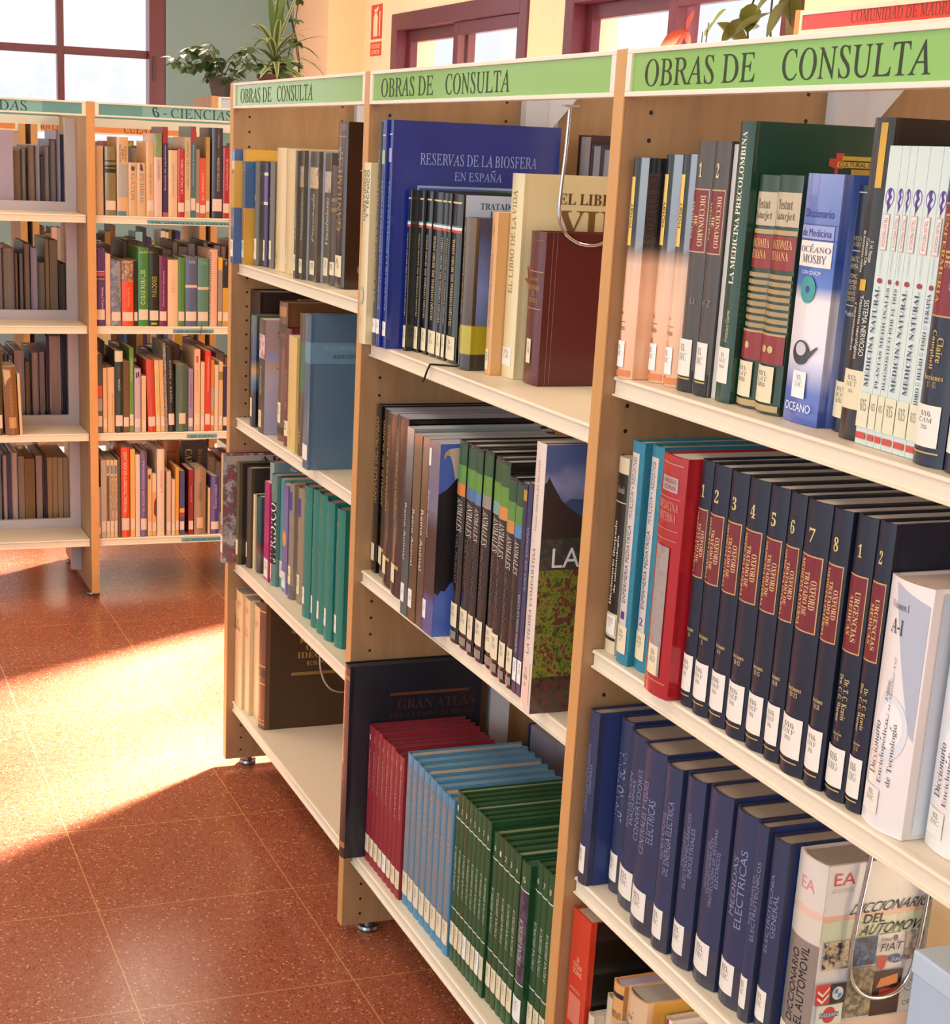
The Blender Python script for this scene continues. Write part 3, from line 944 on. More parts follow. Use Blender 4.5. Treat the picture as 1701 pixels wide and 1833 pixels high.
row('near', 0, [
    (1.868, 1.901, 0.022, 0.257, ENC, 'peach and black encyclopedia volume against the wood post', enc('3', 'P', 'Indices')),
    (1.903, 1.936, 0.046, 0.262, ENC, 'peach and black encyclopedia volume numbered 1', enc('1', 'A', 'Dedo')),
    (1.938, 1.972, 0.048, 0.263, ENC, 'peach and black encyclopedia volume numbered 2', enc('2', 'Ergasia', 'Ozono')),
    (1.974, 2.012, 0.043, 0.278, DICG, 'dark grey dictionary volume one with maroon panel', dic('1', 'A - Ll')),
    (2.013, 2.045, 0.043, 0.278, DICG, 'dark grey dictionary volume two with maroon panel', dic('2', 'M-Z')),
    (2.0465, 2.0585, 0.046, 0.275, '#c9c6c0', 'thin worn grey booklet beside the tall green hardback', dict(kind='pb', coat=0.7)),
    (2.060, 2.091, 0.043, 0.299, '#123f2c', 'tall green hardback with red and yellow stepped emblem', dict(d=0.205, coat=0.6, bulge=0.08, items=[
        ('T', 'LA MEDICINA PRECOLOMBINA', (0.3, 0.43, 0.62, 0.965), 'u', '#efe8cc', 'S'), ('T', 'Francisco Guerra', (0.38, 0.22, 0.6, 0.335), 'u', '#e0d8b0', 'I'), ('L', '61|GUE|med', (0.0, 0.07, 0.8, 0.2)),
        ('CG', [(0.46, 0.885), (0.50, 0.885), (0.50, 0.905), (0.55, 0.905), (0.55, 0.85), (0.52, 0.85), (0.52, 0.82), (0.50, 0.82), (0.50, 0.85), (0.46, 0.86)], '#c8402f'),
        ('CG', [(0.85, 0.90), (0.90, 0.90), (0.90, 0.875), (0.94, 0.865), (0.93, 0.84), (0.89, 0.845), (0.89, 0.81), (0.85, 0.81), (0.85, 0.85)], '#c8402f'),
        ('CP', (0.54, 0.88, 0.86, 0.895), '#c9a83c'), ('CP', (0.51, 0.855, 0.89, 0.875), '#d3b24a'), ('CP', (0.6, 0.82, 0.78, 0.85), '#b99a3a'), ('CP', (0.6, 0.8, 0.8, 0.815), '#d3b24a'),
        ('CT', 'CULTURAL HISPANICA', (0.52, 0.858, 0.88, 0.873), 'f', '#4a3a18', 'N')])),
    (2.093, 2.131, 0.053, 0.245, '#2f4434', 'worn striped anatomy volume with one gold dot', anat(1)),
    (2.133, 2.177, 0.052, 0.246, '#2f4434', 'worn striped anatomy volume with two gold dots', anat(2)),
    (2.188, 2.250, 0.050, 0.249, MOSBY, 'thick blue and white medical dictionary with a disc and stethoscope', dict(d=0.185, coat=0.8, bulge=0.05, items=[
        ('P', (0.0, 0.74, 1, 0.745), '#3a4f8a'), ('P', (0, 0.80, 1, 0.803), '#3a4f8a'), ('P', (0.02, 0.635, 0.93, 0.737), '#f0e6d8'), ('P', (0.02, 0.745, 0.93, 0.798), '#9aa2d0'),
        ('T', 'Diccionario', (0.08, 0.83, 0.88, 0.862), 'f', '#2f3f8a', 'N'), ('T', 'de Medicina', (0.05, 0.755, 0.88, 0.785), 'f', '#2f3f8a', 'N'), ('T', 'OCÉANO|MOSBY', (0.06, 0.65, 0.9, 0.725), 'f', '#5f5878', 'R'),
        ('T', 'CON CD-ROM', (0.18, 0.605, 0.72, 0.62), 'f', '#e8e8f4', 'N'), ('SG', [(0.42 + 0.22 * math.cos(a * PI / 10), 0.545 + 0.055 * math.sin(a * PI / 10)) for a in range(20)], '#3f9a9a'),
        ('SG', [(0.42 + 0.06 * math.cos(a * PI / 8), 0.545 + 0.015 * math.sin(a * PI / 8)) for a in range(16)], '#2b4a7a'),
        ('SG', [(0.42 + 0.24 * math.cos(a * PI / 10), 0.29 + 0.05 * math.sin(a * PI / 10)) for a in range(20)], '#3a3d40'), ('SG', [(0.42 + 0.15 * math.cos(a * PI / 10), 0.305 + 0.028 * math.sin(a * PI / 10)) for a in range(20)], '#cfc6cc'),
        ('SG', [(0.62, 0.29), (0.85, 0.325), (0.85, 0.315), (0.62, 0.265)], '#4a4d50'),
        ('L', '61|DIC', (0.28, 0.105, 0.66, 0.215), WHITE), ('T', 'OCEANO', (0.12, 0.05, 0.85, 0.085), 'f', '#f0f0fa', 'N'), ('CP', (0.05, 0.0, 1.0, 1.0), ramp_mat([(0, '#5f74c8'), (0.3, '#b9c4ea'), (0.5, '#8fa6dd'), (1, '#4a6cc0')], 'Z', 0, 0.249, 0.2, 0.8))])),
    (2.257, 2.291, 0.064, 0.240, NAVY, 'navy anatomy volume with thin white frame lines', dict(d=0.17, items=[('P', (0.08, 0.97, 0.95, 0.975), '#aeb4c4'), ('P', (0.08, 0.74, 0.95, 0.744), '#aeb4c4'), ('P', (0.08, 0.52, 0.95, 0.524), '#aeb4c4'), ('P', (0.08, 0.52, 0.11, 0.97), '#aeb4c4'),
        ('T', 'H. ROUVIERE|A. DELMAS', (0.15, 0.76, 0.9, 0.8), 'f', '#b9a878', 'N'), ('T', 'ANATOMIA|HUMANA', (0.15, 0.67, 0.9, 0.72), 'f', '#b9a878', 'N'), ('T', 'TOMO III|MIEMBROS|SISTEMA|NERVIOSO|CENTRAL', (0.15, 0.54, 0.9, 0.65), 'f', '#b9a878', 'N'), ('T', '9ª edición', (0.2, 0.48, 0.8, 0.5), 'f', '#c9c9c9', 'N'), ('L', '611|ROU|ana', (0.0, 0.06, 0.95, 0.21), STICKER2)])),
    (2.298, 2.3295, 0.044, 0.302, '#1b1512', 'tall black hardback with a yellow bar on its spine', dict(d=0.205, coat=0.6, bulge=0.08, items=[('P', (0.45, 0.79, 0.75, 0.985), '#d9a62e'), ('T', 'F. H. Netter|Colección Ciba|de ilustraciones médicas', (0.1, 0.53, 0.8, 0.66), 'd', '#e8e2d0', 'N'), ('P', (0.3, 0.475, 0.6, 0.51), '#d9a62e'),
        ('T', 'SISTEMA NERVIOSO|Trastornos neurológicos|y neuromusculares', (0.1, 0.26, 0.85, 0.46), 'd', '#e8e2d0', 'N'), ('L', '612|NET|sis', (0.0, 0.10, 0.95, 0.225), STICKER2), ('CT', 'F. H. Netter', (0.5, 0.88, 0.95, 0.92), 'f', '#e8e2d0', 'N')])),
] + [
    (a, c, 0.040, 0.277, '#cfdcd2', '%s slim white paperback from the yellow-barred book' % ORD[i], mn(i)) for i, (a, c) in enumerate(((2.331, 2.3495), (2.350, 2.3615), (2.362, 2.3725), (2.373, 2.3905), (2.391, 2.4095), (2.410, 2.4245)))
] + [
    (2.427, 2.470, 0.036, 0.288, NAVY, 'thick navy hardback with a large white call label and red panel', dict(d=0.2, items=[('P', (0.1, 0.46, 0.9, 0.80), '#c9a05a'), ('P', (0.13, 0.465, 0.87, 0.795), '#7e2430'), ('T', 'TRATADO|DE|ENFERMERIA', (0.2, 0.5, 0.8, 0.77), 'd', GOLD, 'S'), ('T', 'Claire|Campbell', (0.3, 0.3, 0.7, 0.42), 'd', GOLD, 'S'), ('T', 'Secciones|1ª - 5ª', (0.2, 0.245, 0.8, 0.285), 'f', GOLD, 'S'), ('P', (0.1, 0.04, 0.9, 0.045), GOLD), ('L', '616|CAM|tra', (0.05, 0.06, 0.85, 0.19))])),
    (2.472, 2.515, 0.036, 0.288, NAVY, 'thick navy hardback at the far right edge of frame'.replace('far right edge of frame', 'picture edge'), dict(d=0.2, items=[('P', (0.1, 0.46, 0.9, 0.80), '#7e2430'), ('L', '616|CAM', (0.05, 0.06, 0.85, 0.19))])),
])

# ---- near bay, second shelf
TEALC = mat('#2b7f96', 0.5, 0.1, vary=0.45, scale=420, bump=0.5)
def teal(v):
    return dict(d=0.2, bulge=0.1, items=[('P', (0.12, 0.15, 0.75, 0.95), '#cfc7c0'), ('T', 'MARLOW • REDDING', (0.28, 0.66, 0.58, 0.93), 'u', '#4a4258', 'N'), ('T', 'ENFERMERIA PEDIATRICA', (0.28, 0.28, 0.58, 0.63), 'u', '#4a4258', 'N'), ('T', v, (0.3, 0.205, 0.6, 0.24), 'f', '#4a2f78', 'N'), ('L', '616|MAR|enf', (0.05, 0.05, 0.85, 0.175), STICKER2)])
SEC = ['1-4', '5', '6-9', '10-12', '13-15', '16-18', '19-21', '24-28']
NAVYC = mat('#182033', 0.42, 0.15, vary=0.3, scale=300)
def ox(v, i):
    return dict(d=0.205, pages='#e3ddcf', items=[('T', v, (0.38, 0.855, 0.62, 0.905), 'f', '#d8c47c', 'S'), ('P', (0.1, 0.535, 0.92, 0.81), '#c9a56a'), ('P', (0.13, 0.54, 0.89, 0.805), '#74202a'), ('T', 'OXFORD|TRATADO DE|MEDICINA INTERNA', (0.2, 0.55, 0.84, 0.795), 'd', '#d0b27a', 'S'),
        ('T', 'Secciones|' + SEC[i], (0.24, 0.29, 0.76, 0.33), 'f', '#c9b27a', 'S'), ('P', (0.12, 0.045, 0.85, 0.05), GOLD), ('L', '616|OXF|tra', (0.03, 0.065, 0.9, 0.215))])
def urg(v):
    return dict(d=0.205, pages='#e3ddcf', items=[('T', v, (0.4, 0.86, 0.6, 0.905), 'f', '#d8c47c', 'S'), ('P', (0.1, 0.53, 0.92, 0.80), '#c9a56a'), ('P', (0.13, 0.535, 0.89, 0.795), '#74202a'), ('T', 'URGENCIAS|MEDICAS', (0.28, 0.57, 0.75, 0.745), 'd', '#d0b27a', 'S'),
        ('T', 'Dr. T. C. Kravis|Dra. C. G. Warner', (0.3, 0.28, 0.75, 0.45), 'd', '#c9b27a', 'S'), ('T', 'Sección|1ª - 5ª', (0.3, 0.215, 0.7, 0.25), 'f', '#c9b27a', 'S'), ('P', (0.12, 0.035, 0.85, 0.04), GOLD), ('L', '616|URG', (0.03, 0.05, 0.9, 0.19))])
def tec(v, az):
    return dict(d=0.2, coat=0.7, rough=0.2, pages='#d9c9bc', bulge=0.11, items=[
        ('SG', [(0.25, 0.985), (0.97, 0.93), (0.97, 0.4), (0.9, 0.42)], '#b3bac6'), ('SG', [(0.2, 0.5), (0.42, 0.62), (0.42, 0.545), (0.3, 0.47)], '#d5d8d6'),
        ('SG', [(0.5 + 0.38 * math.cos(a * PI / 12), 0.42 + 0.13 * math.sin(a * PI / 12)) for a in range(24)], '#dfe2e4'), ('SG', [(0.52 + 0.27 * math.cos(a * PI / 12), 0.43 + 0.09 * math.sin(a * PI / 12)) for a in range(24)], '#f3efec'),
        ('T', v, (0.2, 0.885, 0.62, 0.915), 'f', '#3c3a3c', 'R'), ('T', az, (0.24, 0.79, 0.55, 0.85), 'f', '#38363a', 'R'), ('T', 'Editor|José M. Martínez-Val', (0.35, 0.42, 0.5, 0.7), 'u', '#5a5660', 'I'),
        ('T', 'Diccionario|Enciclopédico|de Tecnología', (0.15, 0.19, 0.72, 0.45), 'u', '#38363a', 'R'), ('L', '62|DIC', (0.08, 0.06, 0.5, 0.165)),
        ('CP', (0.05, 0.02, 0.98, 0.98), ramp_mat([(0, '#dfe6ee'), (0.5, '#c2d0dc'), (1, '#b6c4d0')], 'Z', 0, 0.245, 0.25, 0.6)), ('CT', 'Diccionario|Enciclopédico|de Tecnología', (0.25, 0.55, 0.95, 0.85), 'f', '#2f3038', 'R')])
oxx = [(2.080, 2.1055), (2.107, 2.142), (2.144, 2.179), (2.181, 2.220), (2.222, 2.257), (2.259, 2.288), (2.290, 2.333), (2.335, 2.366)]
row('near', 1, [
    (1.872, 1.898, 0.030, 0.252, '#d9cbab', 'cream and black dictionary between the post and a teal book', dict(kind='pb', bulge=0.08, items=[('P', (0, 0.21, 1, 0.92), '#191614'), ('P', (0, 0.775, 1, 0.78), '#d9cbab'), ('T', 'Jablonski', (0.15, 0.82, 0.85, 0.86), 'f', '#b9b0a0', 'R'), ('T', 'Diccionario ilustrado|de odontología', (0.2, 0.25, 0.75, 0.68), 'u', '#e8e0cc', 'S'), ('P', (0, 0.07, 1, 0.085), '#191614'), ('L', '616|JAB|dic', (0.05, 0.10, 0.95, 0.2))])),
    (1.915, 1.945, 0.024, 0.280, TEALC, 'pebbled teal nursing volume numbered 1', teal('1')),
    (1.947, 1.976, 0.033, 0.280, TEALC, 'pebbled teal nursing volume numbered 2', teal('2')),
    (2.020, 2.076, 0.008, 0.285, '#a81c24', 'very thick red hardback with a worn grey spine panel', dict(d=0.205, coat=0.5, rough=0.25, pages='#ddd6c8', bulge=0.08, items=[
        ('P', (0.05, 0.06, 0.9, 0.064), '#c98a80'), ('P', (0.05, 0.965, 0.9, 0.969), '#c98a80'), ('P', (0.15, 0.855, 0.78, 0.915), '#b3a09a'), ('T', 'FARRERAS|ROZMAN', (0.22, 0.862, 0.72, 0.908), 'f', '#7a3030', 'N'), ('P', (0.05, 0.83, 0.9, 0.833), '#c98a80'),
        ('T', 'MEDICINA|INTERNA', (0.1, 0.735, 0.85, 0.815), 'f', '#d09a8a', 'R'), ('P', (0.05, 0.70, 0.9, 0.703), '#c98a80'), ('P', (0.05, 0.66, 0.9, 0.663), '#c98a80'), ('P', (0.16, 0.085, 0.7, 0.63), speck_mat(['#8d837d', '#a39a94', '#8a8079'], 90, 0.4)),
        ('L', '616|MED', (0.2, 0.085, 0.62, 0.21), STICKER2), ('CP', (0.12, 0.66, 1, 0.664), '#d0a09a'), ('CP', (0.12, 0.395, 1, 0.399), '#d0a09a'), ('CP', (0.12, 0.42, 1, 0.424), '#d0a09a'), ('CP', (0.12, 0.03, 1, 0.034), '#d0a09a'), ('CP', (0.12, 0.03, 0.13, 0.66), '#d0a09a')])),
] + [(a, c, 0.024, 0.288, NAVYC, 'navy hardback volume %d with maroon title panel' % (i + 1), ox(str(i + 1), i)) for i, (a, c) in enumerate(oxx)] + [
    (2.368, 2.401, 0.028, 0.289, NAVYC, 'navy hardback numbered 1 just past the volume numbered 8', urg('1')),
    (2.403, 2.428, 0.028, 0.290, NAVYC, 'navy hardback numbered 2 beside the white encyclopedic dictionary', urg('2')),
    (2.431, 2.494, 0.028, 0.245, mat('#ece7e2', 0.2, 0.7), 'white encyclopedic dictionary volume one with grey letter shapes', tec('Volumen I', 'A-I')),
    (2.500, 2.562, 0.05, 0.245, mat('#ece7e2', 0.2, 0.7), 'white encyclopedic dictionary volume two at the picture edge', tec('Volumen II', 'J-Z')),
])

# ---- near bay, third shelf
BLUEC = mat('#2c3556', 0.55, 0.1, vary=0.18, scale=90)
BLUEB = mat('#243a72', 0.5, 0.1)
bt = ['PILAS Y ACUMULADORES|MAQUINAS DE CORRIENTE|CONTINUA', 'LUMINOTECNIA', 'REGULACION|MAQUINAS|CONVERTIDORES', 'CENTRALES Y REDES|ELECTRICAS', 'GENERADORES|DE ENERGIA ELECTRICA', 'MOTORES|ELECTROMECANICOS|INDUSTRIALES', 'ESTACIONES DE|TRANSFORMACION|PROTECCION DE SISTEMAS|ELECTRICOS', 'MEDIDAS|ELECTRICAS', 'MATERIALES|ELECTROTECNICOS', 'ELECTROTECNIA|GENERAL']
bx = [(1.875, 1.901, .016, .241), (1.905, 1.938, .046, .239), (1.943, 1.999, .040, .237), (2.003, 2.058, .027, .241), (2.062, 2.100, .025, .238), (2.104, 2.145, .030, .239), (2.149, 2.199, .034, .241), (2.203, 2.248, .037, .237), (2.250, 2.272, .034, .237), (2.275, 2.305, .040, .231)]
bd = ['blue cloth encyclopedia against the post', 'blue cloth volume, second from the post', 'blue cloth volume, third from the post', 'very thick blue cloth volume, fourth from the post', 'blue cloth volume, fifth from the post', 'blue cloth volume, sixth from the post', 'thick blue cloth volume, seventh from the post', 'blue cloth volume, eighth from the post', 'narrow blue cloth volume, ninth from the post', 'blue cloth volume touching the white car dictionary']
row('near', 2, [(a, c, y, h, BLUEC, bd[i], dict(d=0.18, pages='#a89c8c', board=BLUEB, items=[('T', bt[i], (0.3 if i != 4 else 0.25, 0.42, 0.82, 0.82), 'u', '#8289a8', 'N'), ('P', (0, 0.0, 1, 0.21), '#3a3d4a'), ('L', '621|ENC', (0.05, 0.065, 0.78, 0.225))])) for i, (a, c, y, h) in enumerate(bx)] + [
    (2.310, 2.362, 0.050, 0.230, ramp_mat([(0, '#8d8378'), (0.595, '#8d8378'), (0.6, '#d9d2c2'), (0.72, '#dcd3bf'), (0.725, '#e6c2ae'), (0.76, '#e6c6b4'), (0.765, '#ddd6c8'), (1, '#dcd6ca')], 'Z', 0, 0.23, 0.25, 0.7), 'white car dictionary with a collage of emblems on its cover', dict(d=0.137, coat=0.7, pages='#a59a90', bulge=0.11, items=[
        ('T', 'EA', (0.3, 0.84, 0.75, 0.9), 'f', '#dd8f88', 'N'), ('T', 'DICCIONARIO|DEL AUTOMOVIL', (0.3, 0.13, 0.8, 0.57), 'u', '#1c1a18', 'N'), ('L', '629|DIC', (0.05, 0.02, 0.85, 0.13), STICKER2),
        ('CP', (0.0, 0.0, 1, 1), '#dfe0e2'), ('CP', (0.0, 0.72, 1, 0.75), '#e0b9a5'), ('CP', (0.0, 0.62, 1, 0.72), '#ccd6bc'), ('CP', (0.0, 0.1, 1, 0.195), '#e6cfbc'), ('CP', (0.0, 0.0, 1, 0.1), '#9a948c'),
        ('CT', 'EA', (0.06, 0.90, 0.25, 0.96), 'f', '#cf4a40', 'N'), ('CT', 'ENCICLOPEDIA|DEL AUTOMOVIL', (0.05, 0.865, 0.25, 0.885), 'f', '#a9a5a8', 'N'),
        ('CT', 'DICCIONARIO', (0.23, 0.745, 1.0, 0.795), 'i', '#101010', 'N'), ('CT', 'DEL', (0.37, 0.69, 0.58, 0.735), 'i', '#101010', 'N'), ('CT', 'AUTOMOVIL', (0.34, 0.63, 1.0, 0.682), 'i', '#101010', 'N'),
        ('CP', (0.0361, 0.4762, 0.2812, 0.6208), speck_mat(['#20202c', '#2c2c38', '#b9a98c', '#d9cdb4', '#34303a'], 130, 0.3)), ('CP', (0.2812, 0.4762, 0.5263, 0.6208), speck_mat(['#28304a', '#2c3652', '#3a6aa8', '#9aa6b4'], 90, 0.3)),
        ('CP', (0.7937, 0.4762, 0.9608, 0.6208), speck_mat(['#1c1a20', '#8c7a68', '#cdbfae', '#2a2830'], 110, 0.3)), ('CP', (0.5263, 0.5953, 0.7491, 0.625), '#dfe0e2'), ('CT', 'FIAT', (0.5597, 0.5357, 0.7714, 0.574), 'i', '#15151c', 'N'), ('CT', 'Simca', (0.5486, 0.5867, 0.66, 0.608), 'i', '#33333a', 'I'),
        ('CG', [(0.6878 + 0.0223 * math.cos(a * PI / 8), 0.5995 + 0.0153 * math.sin(a * PI / 8)) for a in range(16)], '#50505a'),
        ('CG', [(0.5374, 0.5102), (0.6377, 0.5102), (0.6154, 0.4508), (0.5876, 0.438), (0.5597, 0.4508)], '#c0463c'), ('CG', [(0.7157 + 0.0668 * math.cos(a * PI / 10), 0.489 + 0.0204 * math.sin(a * PI / 10)) for a in range(20)], '#2f55a0'), ('CT', 'Ford', (0.6711, 0.4762, 0.7602, 0.5017), 'f', '#e8ecf4', 'I'),
        ('CP', (0.2812, 0.2128, 0.5263, 0.4677), speck_mat(['#8a7d68', '#b9a98c', '#5a5248', '#c9bda4'], 45, 0.4)), ('CP', (0.5263, 0.2043, 0.7937, 0.4338), '#3a1c1c'), ('CG', [(0.5597, 0.3488), (0.5931, 0.3955), (0.7491, 0.4125), (0.7602, 0.3615)], '#d98a4a'), ('CP', (0.5931, 0.2978, 0.7714, 0.3403), '#b03a2a'),
        ('CP', (0.0027, 0.3063, 0.1364, 0.4083), '#cf3f34'), ('CG', [(0.0194, 0.37), (0.0696, 0.3445), (0.1253, 0.3828), (0.1253, 0.3955), (0.0696, 0.3589), (0.0194, 0.3828)], '#f2e8e4'), ('CG', [(0.0194, 0.336), (0.0696, 0.3105), (0.1253, 0.3488), (0.1253, 0.3615), (0.0696, 0.325), (0.0194, 0.3488)], '#f2e8e4'),
        ('CP', (0.1364, 0.3063, 0.2701, 0.4083), '#1e2028'), ('CG', [(0.2032 + 0.0501 * math.cos(a * PI / 10), 0.3573 + 0.034 * math.sin(a * PI / 10)) for a in range(20)], '#d9dde2'), ('CG', [(0.2032, 0.3573), (0.2032, 0.3828), (0.1754, 0.3785), (0.1643, 0.3573)], '#3f8ac4'), ('CG', [(0.2032, 0.3573), (0.2032, 0.3317), (0.2311, 0.336), (0.2422, 0.3573)], '#3f8ac4'),
        ('CP', (0.025, 0.2, 0.2589, 0.302), '#e6ead8'), ('CG', [(0.142 + 0.0613 * math.cos(a * PI / 10), 0.251 + 0.0425 * math.sin(a * PI / 10)) for a in range(20)], '#cf4440'), ('CP', (0.0528, 0.2383, 0.2311, 0.2638), '#5a6a9a'), ('CT', 'NISSAN', (0.0584, 0.2425, 0.2255, 0.2604), 'f', '#eef0f4', 'N'),
        ('CG', [(0.8605 + 0.0446 * math.cos(a * PI / 10), 0.3445 + 0.0306 * math.sin(a * PI / 10)) for a in range(20)], '#5a8ac0'), ('CG', [(0.8605 + 0.0356 * math.cos(a * PI / 10), 0.3445 + 0.0247 * math.sin(a * PI / 10)) for a in range(20)], '#e8ecf2'), ('CT', 'VW', (0.836, 0.3275, 0.885, 0.3615), 'f', '#4a7ab8', 'N'), ('CT', 'OPEL', (0.8159, 0.2425, 0.9608, 0.268), 'f', '#4a4a52', 'N')])),
])

# ---- near bay, lowest shelf
PEPPER = ramp_mat([(0, '#1c2a20'), (0.35, '#24382a'), (0.55, '#4a5a34'), (0.62, '#15100f'), (1, '#0d0a0b')], 'Z', 0, 0.33, 0.25, 0.6, noise=0.05)
row('near', 3, [
    (1.870, 1.923, 0.016, 0.327, '#cc3a22', 'tall orange-red cookbook with a dark pepper photo on its cover', dict(d=0.2, coat=0.5, rough=0.25, bulge=0.0, board=PEPPER, items=[
        ('T', 'LA|COCINA|OCEANO', (0.22, 0.70, 0.72, 0.83), 'f', '#f0c0a0', 'N'), ('P', (0.12, 0.5, 0.78, 0.63), '#d87a64'), ('P', (0.12, 0.32, 0.78, 0.47), '#d87a64'), ('P', (0.12, 0.15, 0.78, 0.29), '#d87a64'), ('T', 'APERITIVOS', (0.15, 0.645, 0.7, 0.66), 'f', '#e8a890', 'N')])),
    (1.929, 1.945, 0.020, 0.2, '#d8ccb4', 'small cream book beside the orange-red cookbook', dict(d=0.13)),
    (1.947, 1.970, 0.036, 0.236, '#cfc4a4', 'plain beige hardback without a title', dict(d=0.15, pages='#d6ceb4')),
    (1.972, 2.000, 0.030, 0.272, '#dca465', 'orange hardback with black bands around its spine', dict(d=0.17, pages='#b3aec0', items=[('P', (0, 0.93, 1, 0.955), '#2c241e'), ('P', (0, 0.72, 1, 0.735), '#2c241e'), ('T', 'CAPITAN', (0.1, 0.82, 0.95, 0.86), 'f', '#7a5a34', 'S')])),
    (2.002, 2.020, 0.012, 0.225, '#cfd3d6', 'narrow pale book with a blue top band', dict(d=0.14, items=[('P', (0, 0.88, 1, 0.96), '#5a86b4')])),
    (2.022, 2.072, 0.024, 0.288, '#d8b890', 'thick book with a mustard cover and red lettering', dict(d=0.19, pages='#a7a49c', board='#c79a3c', items=[('T', 'José|Salvador|Ruescas', (0.12, 0.78, 0.7, 0.92), 'f', '#5a4a38', 'R'), ('CT', 'EL LIBRO', (0.3, 0.72, 0.95, 0.77), 'f', '#b03a2a', 'S')])),
    (2.075, 2.090, 0.05, 0.27, '#efe6dc', 'thin red and white striped book near the floor', dict(d=0.16, items=[('P', (0.3, 0, 0.7, 1), '#a3283a')])),
    (2.092, 2.125, 0.05, 0.26, '#8a5f30', 'brown hardback behind the mustard book', dict(d=0.16)),
])

# ---- middle bay, top shelf
RB = '#1a2f86'
def tr(i):
    return dict(d=0.165, coat=0.7, rough=0.2, bulge=0.08, items=[('P', (0.08, 0.945, 0.92, 0.955), '#d9c48a'), ('P', (0, 0.805, 1, 0.815), '#3f8a94'), ('P', (0, 0.79, 1, 0.806), '#efe8dc'), ('P', (0, 0.776, 1, 0.791), '#c2492e'),
        ('T', 'TRATADO UNIVERSAL DEL MUNDO ANIMAL', (0.3, 0.22, 0.62, 0.74), 'u', '#c9b27a', 'S'), ('L', '59|TRA', (0.02, 0.02, 0.9, 0.16), STICKER2)] + ([('CP', (0.02, 0.30, 1, 0.998), '#b4c3d6'), ('CT', 'TRATADO|DEL', (0.17, 0.87, 0.53, 0.955), 'f', '#2c3550', 'S')] if i == 6 else []))
tx = [(1.059, 1.0735, .036), (1.0745, 1.0945, .050), (1.0955, 1.121, .055), (1.122, 1.161, .057), (1.162, 1.1845, .056), (1.1855, 1.201, .056), (1.202, 1.245, .058)]
